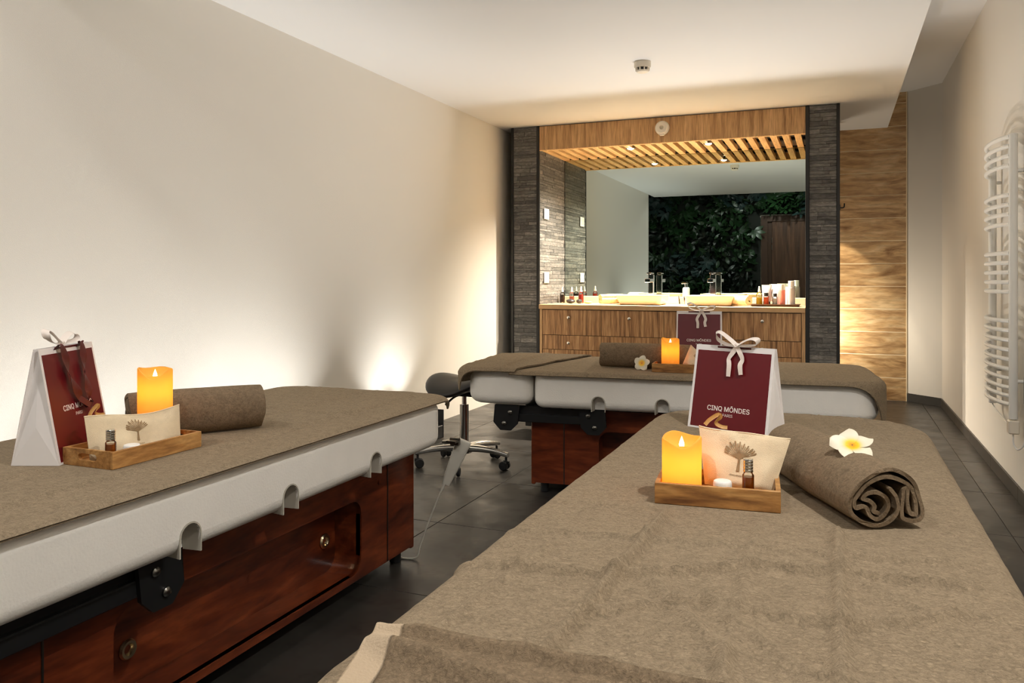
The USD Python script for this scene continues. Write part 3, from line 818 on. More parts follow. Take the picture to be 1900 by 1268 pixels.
LB, FB, NB = ((-1.78, 2.79, 0), 180.0), ((0.152, 4.218, 0), 95.8), ((-0.152, 2.84, 0), 180.0)
bed('massage bed with white padded sides at the left wall, red-brown base in full view', LB[0], LB[1], 2.10, (0.54, 0.98, 1.35), None, 0.05, 1.80, (1.38, 1.95))
bed('massage bed standing across the room in front of the vanity, headrest at left', FB[0], FB[1], 1.95, (0.54, 0.955, 1.26), 1.60, 0.06, 1.63, (1.30, 1.74))
bed('nearest massage bed in the right foreground, wholly covered in towelling', NB[0], NB[1], 2.25, (0.54, 0.98, 1.35), None, 0.05, 1.80, (1.38, 1.95))


def fold_over(p, L, w, r, Rc, ztop, wr=None, y0=0.0, flare=0.0):
    """Lays flat cloth points p (..., 2) on a bed top w wide from y0 to L and bends what overhangs down over the edge of radius r."""
    c = np.array([0, (y0 + L) / 2]); b = np.array([w / 2, (L - y0) / 2])
    q = p - c; s = np.sign(q); s[s == 0] = 1
    k = np.abs(q) - b + Rc
    m = np.maximum(k, 0); ln = np.linalg.norm(m, axis=-1, keepdims=True)
    d = ln[..., 0] - Rc + np.minimum(np.maximum(k[..., 0], k[..., 1]), 0)
    n = np.where(ln > 1e-9, m / np.maximum(ln, 1e-9), 0) * s
    out = np.maximum(d, 0)
    foot = p - n * out[..., None]
    ang = np.minimum(out / r, PI / 2)
    ext = np.maximum(out - r * PI / 2, 0)
    pos = foot + n * (r * np.sin(ang) + flare * ext)[..., None]
    z = ztop - r * (1 - np.cos(ang)) - ext
    h = wr(p) if wr is not None else 0
    z = z + h * np.cos(ang)
    pos = pos + n * (h * np.sin(ang))[..., None]
    return np.concatenate([pos, z[..., None]], -1)


def wrinkles(seed, amp, folds=(), s1=6.0, stretch=(1, 1), flat=()):
    def f(p):
        q = np.concatenate([p * np.array(stretch) * s1, np.full(p.shape[:-1] + (1,), seed * 3.7)], -1)
        h = (meshkit.fbm(q, 3, seed) - 0.5) * 2 * amp
        q2 = np.concatenate([p * np.array(stretch[::-1]) * s1 * 3.1, np.full(p.shape[:-1] + (1,), seed * 1.3)], -1)
        h = h + (1 - np.abs(meshkit.noise(q2, seed + 5) * 2 - 1)) ** 6 * amp * 0.9
        for pts, a, wd in folds:
            pts = np.array(pts, float)
            best = np.full(p.shape[:-1], 9.0)
            for i in range(len(pts) - 1):
                u = pts[i + 1] - pts[i]
                tt = np.clip(((p - pts[i]) @ u) / (u @ u), 0, 1)
                best = np.minimum(best, np.linalg.norm(p - pts[i] - tt[..., None] * u, axis=-1))
            h = h + 2.4 * a * np.exp(-(best / (0.85 * wd)) ** 2)
        h = np.maximum(h, -0.0015)
        h = h * (1 - 0.6 * np.clip((np.abs(p[..., 0]) - BW / 2 + 0.06) / 0.05, 0, 1))
        for c, rad in flat:
            h = h * np.clip((np.linalg.norm(p - np.array(c), axis=-1) - rad) / 0.05, 0, 1)
        return h
    return f


def cloth(x0, x1, y0, y1, step, skew=0.0, skew2=0.0):
    """A flat sheet of cloth as grid points; skew slides its foot edge along y across the width."""
    nx, ny = max(3, int((x1 - x0) / step)), max(3, int((y1 - y0) / step))
    u, v = np.meshgrid(np.linspace(0, 1, nx), np.linspace(0, 1, ny), indexing='ij')
    return np.stack([x0 + (x1 - x0) * u, y0 + (y1 - y0) * v + skew * (u - 0.5) * (1 - v) + skew2 * (u - 0.5) * v], -1)


def bedcloth(name, label, B, P, L, wr, r=0.035, z=ZB + 0.010, t=0.007, m='towel_taupe', w=BW, Rc=0.11, hem=None, y0=0.0, flare=0.0):
    th = thing(name, label, 'towel', B[0], B[1])
    obj('terry', sheet(fold_over(P, L, w + 0.012, r, Rc, z, wr, y0, flare), t), m, th, True)
    if hem is not None:
        obj('hem', sheet(fold_over(hem, L, w + 0.012, r, Rc, z, wr, y0, flare), t), 'towel_border', th, True)
    return th


H = BW / 2


def local(B, *pts):
    """World (x, y, radius) spots as flat zones in a bed's own axes."""
    (bx_, by_, _), a = B[0], math.radians(B[1])
    return [((math.cos(a) * (x - bx_) + math.sin(a) * (y - by_), -math.sin(a) * (x - bx_) + math.cos(a) * (y - by_)), r) for x, y, r in pts]


bedcloth('bed_towel', 'taupe terry towel spread over the bed at the left wall', LB, cloth(-H - 0.030, H + 0.03, -0.012, 2.12, 0.011), 2.10,
         wrinkles(3, 0.0022, (([(-0.26, 0.1), (-0.25, 2.1)], 0.004, 0.012), ([(-0.02, 0.1), (-0.04, 2.1)], 0.003, 0.012), ([(-0.4, 0.55), (0.4, 0.5)], 0.003, 0.012)), 5, (1, 1), local(LB, (-1.676, 1.535, 0.16), (-1.851, 1.469, 0.14), (-1.80, 1.76, 0.12), (-1.70, 1.90, 0.12))), r=0.032)
bedcloth('bed_towel', 'taupe terry towel spread over the far bed before the vanity', FB, cloth(-H - 0.044, H + 0.044, -0.175, 1.70, 0.011, 0.0), 1.95,
         wrinkles(4, 0.0028, (([(-0.4, 0.9), (0.4, 0.86)], 0.004, 0.014), ([(-0.4, 0.4), (0.4, 0.46)], 0.003, 0.012), ([(-0.4, 1.32), (0.4, 1.36)], 0.004, 0.012)), 5, (1, 1), local(FB, (-0.70, 3.915, 0.15), (-0.668, 4.255, 0.14), (-1.0, 4.0, 0.12), (-0.8, 4.0, 0.12))), r=0.034, Rc=0.15)
nf = [([(0.14, 0.9), (0.155, 1.48), (0.16, 1.66), (0.19, 2.2)], 0.008, 0.011), ([(0.42, 1.69), (0.16, 1.66), (-0.04, 1.53), (-0.36, 1.50)], 0.006, 0.012),
      ([(-0.155, 1.3), (-0.16, 2.2)], 0.006, 0.012), ([(0.40, 1.50), (0.16, 1.47), (-0.36, 1.40)], 0.0035, 0.012), ([(0.16, 1.80), (0.02, 1.70), (-0.16, 1.72), (-0.3, 1.62)], 0.005, 0.012),
      ([(0.38, 1.30), (0.1, 1.27), (-0.36, 1.22)], 0.003, 0.010), ([(0.30, 1.55), (0.33, 1.95)], 0.003, 0.010), ([(-0.02, 1.30), (-0.03, 1.95)], 0.003, 0.010), ([(0.02, 1.70), (-0.12, 1.86), (-0.34, 1.92)], 0.004, 0.012), ([(-0.16, 1.52), (-0.26, 1.62), (-0.36, 1.60)], 0.003, 0.010),
      ([(-0.1, 0.05), (-0.2, 0.4)], 0.004, 0.012), ([(-0.22, 0.05), (-0.28, 0.35)], 0.004, 0.012), ([(0.1, 1.66), (-0.02, 1.84), (-0.1, 2.2)], 0.004, 0.014)]
bedcloth('bed_towel', 'taupe terry towel over the nearest bed, creased by old folds', NB, cloth(-H - 0.14, H + 0.14, -0.12, 2.2, 0.008), 2.25, wrinkles(6, 0.0026, nf, 5, (1, 1), local(NB, (-0.2265, 1.69, 0.14), (-0.281, 2.479, 0.14), (0.06, 1.68, 0.10), (0.0, 1.8, 0.10), (-0.07, 1.95, 0.1))), r=0.034, Rc=0.21, w=BW - 0.01)
bedcloth('head_towel', 'second taupe towel laid slantwise over the headrest of the far bed', FB, cloth(-H - 0.045, H + 0.10, 1.545, 2.10, 0.011, -0.25, 0.06), 1.96,
         wrinkles(8, 0.004, (([(-0.4, 1.75), (0.4, 1.7)], 0.005, 0.016),), 7), r=0.044, z=ZB + 0.021, Rc=0.10)
def quad_cloth(c00, c10, c11, c01, step=0.008):
    c00, c10, c11, c01 = (np.array(c, float) for c in (c00, c10, c11, c01))
    nx, ny = int(np.linalg.norm(c10 - c00) / step) + 3, int(np.linalg.norm(c01 - c00) / step) + 3
    u, v = np.meshgrid(np.linspace(0, 1, nx), np.linspace(0, 1, ny), indexing='ij')
    u, v = u[..., None], v[..., None]
    return (1 - u) * (1 - v) * c00 + u * (1 - v) * c10 + u * v * c11 + (1 - u) * v * c01


bedcloth('head_towel', 'second taupe towel with a ribbed hem at the bottom edge of the picture', NB, quad_cloth((-0.42, 2.00), (0.346, 1.968), (0.220, 2.47), (-0.42, 2.52)), 2.25,
         wrinkles(9, 0.004, (([(0.36, 2.02), (0.1, 2.09), (-0.3, 2.06)], 0.009, 0.022), ([(0.3, 2.2), (-0.2, 2.15)], 0.006, 0.02), ([(-0.42, 2.005), (0.38, 1.978)], 0.006, 0.010)), 7), r=0.045, z=ZB + 0.030, t=0.014, Rc=0.2, m='towel_roll',
         hem=quad_cloth((0.346, 1.968), (0.386, 1.966), (0.262, 2.465), (0.220, 2.47), 0.005))
setdata('/World/head_towel_001', label='second taupe towel with a smooth hem over the near end of the nearest bed')

# ------------------------------------------------------------------ things on the beds
ZS = ZB + 0.0106                            # top of the towelling


def bag(label, loc, rotz, w, d, h, bow=True, handles=False, behind=False, up=0.235):
    """A gift bag seen from its front (-y): white paper with a printed maroon panel, lettering and ribbons."""
    t = thing('gift_bag', label, 'gift bag', loc, rotz)
    e = 0.006                                # half depth at the top
    F = [(-w / 2, -d / 2, 0), (w / 2, -d / 2, 0), (w / 2 * 0.985, -e, h), (-w / 2 * 0.985, -e, h)]
    Bk = [(-w / 2, d / 2, 0), (w / 2, d / 2, 0), (w / 2 * 0.985, e, h), (-w / 2 * 0.985, e, h)]
    def quad(a, b, c, dd, n=6):
        u, v = np.meshgrid(np.linspace(0, 1, n), np.linspace(0, 1, n), indexing='ij')
        a, b, c, dd = map(np.array, (a, b, c, dd))
        return ((1 - u) * (1 - v))[..., None] * a + (u * (1 - v))[..., None] * b + (u * v)[..., None] * c + ((1 - u) * v)[..., None] * dd
    obj('front_panel', sheet(quad(*F), 0.0009), 'paper_white', t, False)
    obj('back_panel', sheet(quad(Bk[1], Bk[0], Bk[3], Bk[2]), 0.0009), 'paper_white', t, False)
    for s in (-1, 1):                        # gusset, folded inwards above a triangular fold
        x = s * w / 2
        c0, c1, cm = (x, -d / 2, 0), (x, d / 2, 0), (x - s * 0.002, 0, 0.33 * h)
        tp0, tp1, tm = (x * 0.985, -e, h), (x * 0.985, e, h), (x * 0.985 - s * 0.016, 0, h)
        v = np.array([c0, c1, cm, tp0, tp1, tm])
        f = np.array([[0, 1, 2], [0, 2, 5], [0, 5, 3], [1, 4, 5], [1, 5, 2]])
        tm_ = trimesh.Trimesh(v, f if s > 0 else f[:, ::-1], process=False)
        inner = tm_.copy(); inner.vertices = inner.vertices - [s * 0.0008, 0, 0]; inner.invert()
        obj('gusset', cat(tm_, inner), 'paper_white', t, False)
    obj('base', bx(-w / 2 + 0.001, w / 2 - 0.001, -d / 2 + 0.001, d / 2 - 0.001, 0.0002, 0.002), 'paper_white', t, False)
    nrm = np.cross(np.array(F[1]) - F[0], np.array(F[3]) - F[0]); nrm /= np.linalg.norm(nrm)
    tilt = math.degrees(math.atan2(d / 2 - e, h))
    SL = math.hypot(h, d / 2 - e)
    def on_front(m, off):                    # from (x, height up the panel, out) to the slanted front
        return T(m, (0, -d / 2 - off * math.cos(math.radians(tilt)), off * math.sin(math.radians(tilt))), rx=90 - tilt)
    pr = Polygon([(-w / 2 * 0.93, 0.006), (w / 2 * 0.93, 0.006), (w / 2 * 0.92, SL - 0.016), (-w / 2 * 0.92, SL - 0.016)])
    obj('printed_panel', on_front(extrude(pr, 0.0006), 0.0002), 'maroon_print', t, False)
    for txt, tw, hh, up in (('CINQ M\u014cNDES', w * 0.53, 0.0, up * h), ('PARIS', w * 0.125, 0.0, (up - 0.062) * h)):
        tm = meshkit.text_mesh(txt, 0.02, 0.0003, bold=(txt != 'PARIS'))
        s = tw / (tm.bounds[1][0] - tm.bounds[0][0])
        tm = T(tm, s=(s, s, 1)); tm = T(tm, (-tm.bounds.mean(0)[0], up, 0))
        obj('lettering', on_front(tm, 0.0009), 'white_ink', t, False)
    if bow:
        cx = 0.012
        by = (-1, 1)[behind]
        knot = T(cat(bx(-0.008, 0.008, -0.007, 0.007, -0.008, 0.008, 0.004)), (cx, by * (e + 0.008), h + 0.004))
        obj('ribbon_knot', knot, 'satin_white', t, 40)
        for s in (-1, 1):
            lp = [(cx, -e - 0.008, h + 0.004), (cx + s * 0.020, -e - 0.012, h + 0.016 + 0.006 * (s < 0)), (cx + s * 0.050, -e - 0.015, h + 0.028 + 0.014 * (s < 0)), (cx + s * 0.068, -e - 0.010, h + 0.024 + 0.012 * (s < 0)), (cx + s * 0.062, -e - 0.004, h + 0.010 + 0.008 * (s < 0)), (cx + s * 0.032, -e - 0.006, h + 0.006), (cx, -e - 0.008, h + 0.003)]
            lp = [(p[0], -p[1] * by, p[2]) for p in lp]
            obj('ribbon_loop', ribbon(lp, 0.018, [(0, 0.9, 0.5), (0, 0.9, 0.5), (s * 0.2, 0.9, 0.4), (s * 0.6, 0.8, 0.3), (0, 0.9, 0.3), (0, 0.9, 0.3), (0, 0.9, 0.3)]), 'satin_white', t, True)
            yy = lambda zz: -e - (d / 2 - e) * (1 - zz / h) - 0.006
            ln_ = (0.088, 0.080)[s > 0]
            tl = [(cx, -e - 0.010, h + 0.002), (cx + s * 0.010 + 0.001, yy(h - 0.012) - 0.004, h - 0.014), (cx + s * 0.022, yy(h * 0.86) - 0.003, h * 0.86), (cx + s * 0.018, yy(h * 0.78) - 0.005, h * 0.79), (cx + s * 0.020 + 0.002, yy(h - ln_) - 0.004, h - ln_)]
            tl = [(p[0], -p[1] * by, p[2]) for p in tl]
            obj('ribbon_tail', ribbon(tl, 0.014, [(1, 0, 0.2), (1, 0.2, 0.1), (1, -0.2, 0), (1, 0.25, 0), (1, -0.1, 0)]), 'satin_white', t, True)
    obj('handle_tie', bx(-0.055, 0.055, -e - 0.002, -e, h - 0.006, h - 0.001), 'satin_maroon', t, False)
    if handles:
        yy = lambda zz: -e - (d / 2 - e) * (1 - zz / h)
        for k, (xo, ) in enumerate(((-1,), (1,))):
            hp = [(xo * 0.052, -e, h - 0.008), (xo * 0.048, -e - 0.012, h + 0.006), (xo * 0.042 + 0.004, yy(h * 0.9) - 0.014, h * 0.9), (xo * 0.036 + 0.006, yy(h * 0.75) - 0.012, h * 0.74), (xo * 0.026 + 0.012, yy(h * 0.6) - 0.016, h * 0.585), (xo * 0.012 + 0.016, yy(h * 0.5) - 0.014, h * 0.475), (0.018 + xo * 0.004, yy(h * 0.47) - 0.02, h * 0.45)]
            obj('ribbon_handle', ribbon(hp, 0.021, [(1, 0, 0.1), (1, 0.3, 0), (1, -0.4, 0), (0.8, 0.6, 0), (1, -0.5, 0.2), (0.6, 0.5, 0.6), (0.3, 0.3, 1)]), 'satin_maroon', t, True)
        obj('ribbon_handle', ribbon([(-0.01, yy(h * 0.52) - 0.012, h * 0.53), (0.012, yy(h * 0.46) - 0.024, h * 0.455), (0.034, yy(h * 0.46) - 0.022, h * 0.44), (0.048, yy(h * 0.5) - 0.012, h * 0.49)], 0.016, [(0.5, 0.2, 1), (0, 0.3, 1), (0, -0.3, 1), (-0.5, 0.2, 1)]), 'satin_maroon', t, True)
    return t


def candle(label, loc, r, h, seed, flick=0):
    """An LED candle: a translucent wax shell, its rim melted, a bulb down inside and a flame tip standing in the hollow."""
    t = thing('candle', label, 'candle', loc)
    n = 48
    a = np.arange(n) * 2 * PI / n
    rim = h + 0.05 * r * np.sin(a * 2 + seed) + 0.06 * r * np.sin(a * 3 + seed * 2) - 0.48 * r * np.exp(-((np.angle(np.exp(1j * (a - math.radians(-112 + flick))))) / 0.75) ** 2)
    def ring(rr, z): return np.column_stack([rr * np.cos(a), rr * np.sin(a), np.broadcast_to(z, n)])
    hz = h - 0.62 * r
    rings = [ring(r * 0.97, 0), ring(r, 0.002), ring(r, h * 0.5), ring(r, rim - 0.10 * r), ring(r * 0.97, rim - 0.02 * r), ring(r * 0.92, rim), ring(r * 0.88, rim - 0.02 * r), ring(r * 0.86, rim - 0.1 * r), ring(r * 0.84, hz + 0.01), ring(r * 0.6, hz - 0.001), ring(r * 0.2, hz - 0.003)]
    obj('wax', loft(rings), 'wax', t, 40)
    obj('bulb', cyl(r * 0.42, max(0.02, hz - 0.060), hz - 0.008, 20, 0.004), 'candle_bulb', t)
    obj('flame', lathe([(0, hz - 0.001), (0.0045, hz + 0.002), (0.0058, hz + 0.007), (0.0045, hz + 0.013), (0.002, hz + 0.020), (0, hz + 0.025)], 14), 'flame_glow', t, True)
    return t


def tray(label, loc, rotz, l, w, h=0.042):
    t = thing('wooden_tray', label, 'tray', loc, rotz)
    th = 0.009
    obj('base', bx(-l / 2 + th, l / 2 - th, -w / 2 + th, w / 2 - th, 0.001, 0.008), 'tray_acacia', t, False)
    for s in (-1, 1):
        obj('long_side', bx(-l / 2, l / 2, s * w / 2 - (th if s > 0 else 0), s * w / 2 + (th if s < 0 else 0), 0, h, 0.001), 'tray_acacia', t, False)
        pl = sbox(-w / 2 + th, 0, w / 2 - th, h).difference(Polygon(rrect(0.062, 0.017, 0.0084, 6) + np.array([0, h * 0.56])))
        e = T(extrude(pl, th), rx=90, rz=90)
        obj('handle_end', T(e, (s * l / 2 - (th if s > 0 else 0), 0, 0)), 'tray_acacia', t, 30)
    return t


def pouch(label, loc, rotz, w, h, lean=14, roll=0, print_s=1.0, tab=1, taper=0.06):
    """A canvas zip pouch standing up, its front towards -y."""
    t = thing('canvas_pouch', label, 'pouch', loc, rotz)
    nu, nv = 40, 26
    u, v = np.meshgrid(np.linspace(-1, 1, nu), np.linspace(0, 1, nv), indexing='ij')
    bulge = 0.021 * (1 - np.abs(u) ** 3.5) * (np.clip(1 - v, 0, 1) ** 0.6) * np.clip(v * 9, 0, 1) ** 0.5
    wr = (meshkit.noise(np.stack([u * 3, v * 3, u * 0 + w * 90], -1)) - 0.5) * 0.018 * (1 - np.abs(u) ** 4) * (1 - v * 0.4)
    xx = u * w / 2 * (1 - taper * (1 - v)) ; zz = v * h - 0.009 * np.cos(u * 1.5) * v + 0.004 * np.sin(u * 3 + w * 40) * v
    front = np.stack([xx, -bulge - np.maximum(wr, -bulge * 0.5) - 0.001, zz], -1)
    back = np.stack([xx[::-1], (bulge * 0.7 + 0.001)[::-1], zz[::-1]], -1)
    def place(m): return T(T(m, ry=roll), rx=-lean)
    obj('front_face', place(sheet(front, 0.0008)), 'canvas', t, True)
    obj('back_face', place(sheet(back, 0.0008)), 'canvas', t, True)
    obj('zip', place(tube([(x, 0, h - 0.009 * math.cos(2 * x / w * 1.5) + 0.004 * math.sin(2 * x / w * 3 + w * 40)) for x in np.linspace(-w / 2, w / 2, 14)], 0.0022, 6)), 'canvas', t)
    # palm print on the front: trunk, fronds and seed heads as flat ink
    S = h * 0.50 * print_s
    polys = [Polygon([(-0.05, 0), (0.06, 0), (0.045, 0.30), (0.05, 0.45), (-0.02, 0.45), (-0.02, 0.30)])]
    for k in range(17):
        a = math.radians(22 + 142 * k / 16)
        ln_ = 0.46 + 0.05 * math.sin(a * 3 + 1)
        p0, p1 = np.array([0.012, 0.42]), np.array([0.012 + ln_ * math.cos(a), 0.45 + ln_ * math.sin(a) * 1.05])
        polys.append(LineString([p0, p1]).buffer(0.010))
        if k % 2 == 0 or k in (1, 15):
            q = p1 - p0; q /= np.linalg.norm(q)
            polys.append(LineString([p1 - q * 0.07, p1 + q * 0.06]).buffer(0.022))
    pm = extrude(affinity.scale(unary_union(polys), S, S, origin=(0, 0)), 0.0005)
    pm = trimesh.Trimesh(*trimesh.remesh.subdivide_to_size(pm.vertices, pm.faces, 0.006)) 
    tx = meshkit.text_mesh('CINQ MONDES', 0.004, 0.0003)
    tx = T(tx, s=(0.03 * print_s / (tx.bounds[1][0] - tx.bounds[0][0]), 0.03 * print_s / (tx.bounds[1][0] - tx.bounds[0][0]), 1))
    tx = T(tx, (-tx.bounds.mean(0)[0], -0.010, 0))
    for nm, mm in (('palm_print', pm), ('lettering', tx)):
        vv = mm.vertices.copy()
        X, Z = vv[:, 0] - 0.004, vv[:, 1] + h * 0.30
        iu = np.clip((X / (w / 2) + 1) / 2 * (nu - 1), 0, nu - 1.001); iv = np.clip(Z / h * (nv - 1), 0, nv - 1.001)
        i0, j0 = iu.astype(int), iv.astype(int); fu, fv = iu - i0, iv - j0
        Y = front[..., 1]
        y = (Y[i0, j0] * (1 - fu) * (1 - fv) + Y[i0 + 1, j0] * fu * (1 - fv) + Y[i0, j0 + 1] * (1 - fu) * fv + Y[i0 + 1, j0 + 1] * fu * fv)
        mm.vertices = np.column_stack([X, y - 0.0007 - vv[:, 2] * 1.2, Z])
        obj(nm, place(mm), 'brown_ink', t, False)
    x = -tab * w / 2
    loop = [(x + tab * 0.012, 0.001, h), (x + tab * 0.020, 0.004, h + 0.012), (x + tab * 0.036, 0.008, h + 0.026), (x + tab * 0.042, 0.011, h + 0.022), (x + tab * 0.034, 0.012, h + 0.008), (x + tab * 0.046, 0.016, h + 0.002), (x + tab * 0.058, 0.018, h + 0.002)]
    obj('zip_tab', place(ribbon(loop, 0.0085, [(0.85 * tab, 0.1, -0.5), (0.85 * tab, 0.1, -0.5), (0.7 * tab, 0.2, -0.7), (0.9 * tab, 0.3, 0.3), (0.4 * tab, 0.3, 0.8), (0, 0.3, 1), (0, 0.3, 1)], 0.0016)), 'tan_leather', t, True)
    return t


def vial(label, loc, r=0.0115, h=0.086):
    t = thing('oil_vial', label, 'bottle', loc)
    obj('body', lathe([(0, 0), (r, 0), (r, h * 0.62), (r * 0.8, h * 0.66), (r * 0.72, h * 0.70), (0, h * 0.70)], 28), 'clear_glass', t)
    obj('oil', cyl(r * 0.93, 0.001, h * 0.58, 24), 'liquid_amber', t)
    cap = [(0, h * 0.70)]
    for k in range(4):
        z = h * (0.70 + 0.07 * k); cap += [(r * 0.86, z), (r * 0.86, z + h * 0.05), (r * 0.78, z + h * 0.06)]
    obj('cap', lathe(cap + [(r * 0.86, h * 0.985), (r * 0.8, h), (0, h)], 28), 'polished_alloy', t, 30)


def jar(label, loc, r=0.0185, h=0.042):
    t = thing('cream_jar', label, 'jar', loc)
    obj('pot', cyl(r * 0.97, 0, h * 0.5, 30, 0.003), 'white_plastic', t)
    obj('lid', lathe([(0, h * 0.51), (r, h * 0.51), (r, h * 0.86), (r * 0.93, h * 0.97), (r * 0.8, h), (0, h)], 32), 'white_plastic', t, 50)


def flower(label, loc, r, rx, ry, rz):
    t = thing('frangipani', label, 'flower', loc)
    for k in range(5):
        n, mrow = 11, 7
        s = np.linspace(0, 1, n); w = np.linspace(-1, 1, mrow)
        half = r * 0.46 * np.sin(PI * np.clip(s, 0.02, 1) ** 0.95 * 0.955) ** 0.62 + 0.0006
        X = w[None] * half[:, None] + 0.10 * r * (s ** 2)[:, None]
        Yv = r * (0.04 + 0.98 * s)[:, None] + 0 * X
        Z = 0.16 * r * (s ** 1.5)[:, None] + 0.20 * r * (w[None] * s[:, None]) * 0.6 - 0.26 * r * (s ** 4)[:, None] * 0.5
        P = T(sheet(np.stack([X, Yv, Z], -1), 0.0008), rz=72 * k)
        P = T(T(T(P, rx=rx), ry=ry), rz=rz)
        obj('petal', P, 'petal', t, True)
    return t


def bath_roll(label, loc, rotz, poly, length, group=None, squash=None):
    t = thing('rolled_towel', label, 'rolled towel', loc, rotz)
    m = roll_mesh(poly, length, 22)
    m.apply_translation([0, 0, -m.bounds[0][2]])
    obj('terry_roll', m, 'towel_roll', t, 50)
    return t


# left bed
bag('maroon and white gift bag with dark ribbon handles hanging down its front', (-1.851, 1.469, ZS), 112, 0.25, 0.118, 0.283, bow=True, handles=True, behind=True, up=0.44)
tray('wooden tray with a cut-out handle, on the bed at the left wall', (-1.676, 1.535, ZS), 90, 0.286, 0.167)
candle('tallest lit wax candle, in the tray on the bed at left', (-1.700, 1.622, ZS + 0.009), 0.044, 0.205, 1.0, 68)
pouch('canvas pouch with palm print standing before the tallest candle', (-1.655, 1.522, ZS + 0.009), 74, 0.246, 0.108, lean=10, roll=0, tab=1, taper=0.05)
vial('amber oil vial with silver cap in the tray at left', (-1.622, 1.412, ZS + 0.009), 0.0125, 0.082)
jar('white cream jar half hidden behind the tray side at left', (-1.617, 1.470, ZS + 0.009), 0.02, 0.036)
bath_roll('rolled taupe bath towel behind the tallest candle', (-1.865, 1.68, ZS), 53, towel_poly(4.2, 0.069, 0.012, 0.98, -1.75 - 8.4 * PI, 0.10), 0.37)
# far bed
bath_roll('rolled taupe bath towel on the far bed, flower leaning on it', (-1.125, 3.985, ZS), 4, towel_poly(4.2, 0.064, 0.0115, 1.0, -1.75 - 8.4 * PI, 0.08), 0.46)
flower('frangipani blossom standing against the towel roll on the far bed', (-0.893, 3.900, ZS + 0.034), 0.039, 68, 0, 0)
tray('wooden tray on the far bed, under the middle-sized candle', (-0.700, 3.915, ZS), 3, 0.265, 0.15)
candle('middle-sized lit wax candle, in the tray on the far bed', (-0.757, 3.93, ZS + 0.009), 0.0435, 0.150, 2.2, 33)
pouch('canvas pouch mostly hidden behind the nearest gift bag', (-0.640, 3.935, ZS + 0.009), -8, 0.14, 0.10, lean=12, roll=22, tab=-1)
bag('smallest-looking maroon gift bag, on the far bed behind the middle candle', (-0.668, 4.255, ZS), 6, 0.235, 0.115, 0.282, up=0.45)
# nearest bed
NT = (-0.2265, 1.690)
bag('nearest maroon gift bag with white bow, behind the shortest candle', (-0.281, 2.479, ZS), -22, 0.262, 0.115, 0.250)
tray('wooden tray on the nearest bed, under the shortest candle', (NT[0], NT[1], ZS), 5, 0.243, 0.152)
candle('shortest and brightest lit wax candle, in the nearest tray', (-0.297, 1.664, ZS + 0.009), 0.0405, 0.120, 3.6, 32)
pouch('canvas pouch with palm print leaning in the nearest tray', (-0.190, 1.722, ZS + 0.013), 3, 0.188, 0.124, lean=14, roll=5, tab=1, taper=0.27)
vial('amber oil vial with silver cap in the nearest tray', (-0.163, 1.655, ZS + 0.009))
jar('white cream jar between candle and vial in the nearest tray', (-0.211, 1.638, ZS + 0.009))


def traced_roll():
    """The folded end of the near towel: the line the cloth takes, seen end on."""
    A = [(1300, 1020), (1310, 1110), (1400, 1140), (1490, 1125), (1522, 1040), (1490, 900), (1440, 760), (1340, 660), (1200, 603), (1050, 622), (900, 700), (800, 820), (748, 950), (772, 1060), (870, 1145), (1000, 1185), (1120, 1168), (1215, 1100), (1262, 1005), (1238, 890), (1170, 800)]
    B = [(1455, 1065), (1452, 930), (1405, 800), (1300, 722), (1150, 676), (1000, 706), (885, 795), (803, 925), (812, 1000), (880, 985), (925, 1000), (955, 1075), (1030, 1118), (1105, 1080), (1148, 985), (1118, 892), (1035, 838), (940, 852), (890, 905), (960, 928), (1004, 980), (994, 1035), (1045, 1055)]
    C = [(1405, 800), (1330, 812), (1322, 900), (1300, 1010)]
    D = [(1372, 815), (1366, 950), (1392, 1062), (1450, 1072)]
    sc = 0.000178
    def cv(P): return LineString(smoothpath([((x - 1135) * sc, (1190 - y) * sc) for x, y in P], 6)).buffer(0.0036)
    p = unary_union([cv(A), cv(B), cv(C), cv(D)])
    p = p if p.geom_type == 'Polygon' else max(p.geoms, key=lambda g: g.area)
    return affinity.translate(p.simplify(0.0003), 0, -0.055)


# the roll is drawn out along its local x; its traced end looks towards the viewer
t = thing('rolled_towel', 'rolled taupe bath towel on the nearest bed, folded end towards the viewer', 'rolled towel', (0.085, 1.595, ZS), 114.4)
_m = roll_mesh(affinity.scale(traced_roll(), -1, 1, origin=(0, 0)), 0.45, 22)
_m.apply_translation([0, 0, -_m.bounds[0][2]])
obj('terry_roll', _m, 'towel_roll', t, 50)
flower('frangipani blossom lying on the nearest rolled towel', (0.030, 1.722, ZS + 0.124), 0.041, 30, -8, 20)

# ------------------------------------------------------------------ saddle stool, remote control
st = thing('saddle_stool', 'black saddle stool on a chrome five-star base with castors', 'stool', (-2.018, 4.21, 0), 0)
nu, nv = 40, 28
a, b = np.meshgrid(np.arange(nu) * 2 * PI / nu, np.linspace(0, 1, nv), indexing='ij')


def saddle():
    rings = []
    for k in range(18):
        ph = -PI / 2 + PI * k / 17
        rr, zz = math.cos(ph) ** 0.55 if abs(math.cos(ph)) > 1e-6 else 0.0, math.sin(ph)
        q = np.arange(48) * 2 * PI / 48
        x = rr * 0.245 * np.cos(q); y = rr * 0.185 * np.sin(q) * (1 - 0.22 * np.cos(q))
        up = 0.040 * zz
        curve = 0.055 * (x / 0.225) ** 2 * (x > 0) + 0.030 * (x / 0.225) ** 2 * (x < 0) - 0.10 * (y / 0.185) ** 2 * 0.5
        rings.append(np.column_stack([x, y, 0.475 + up + curve]))
    return loft(rings)


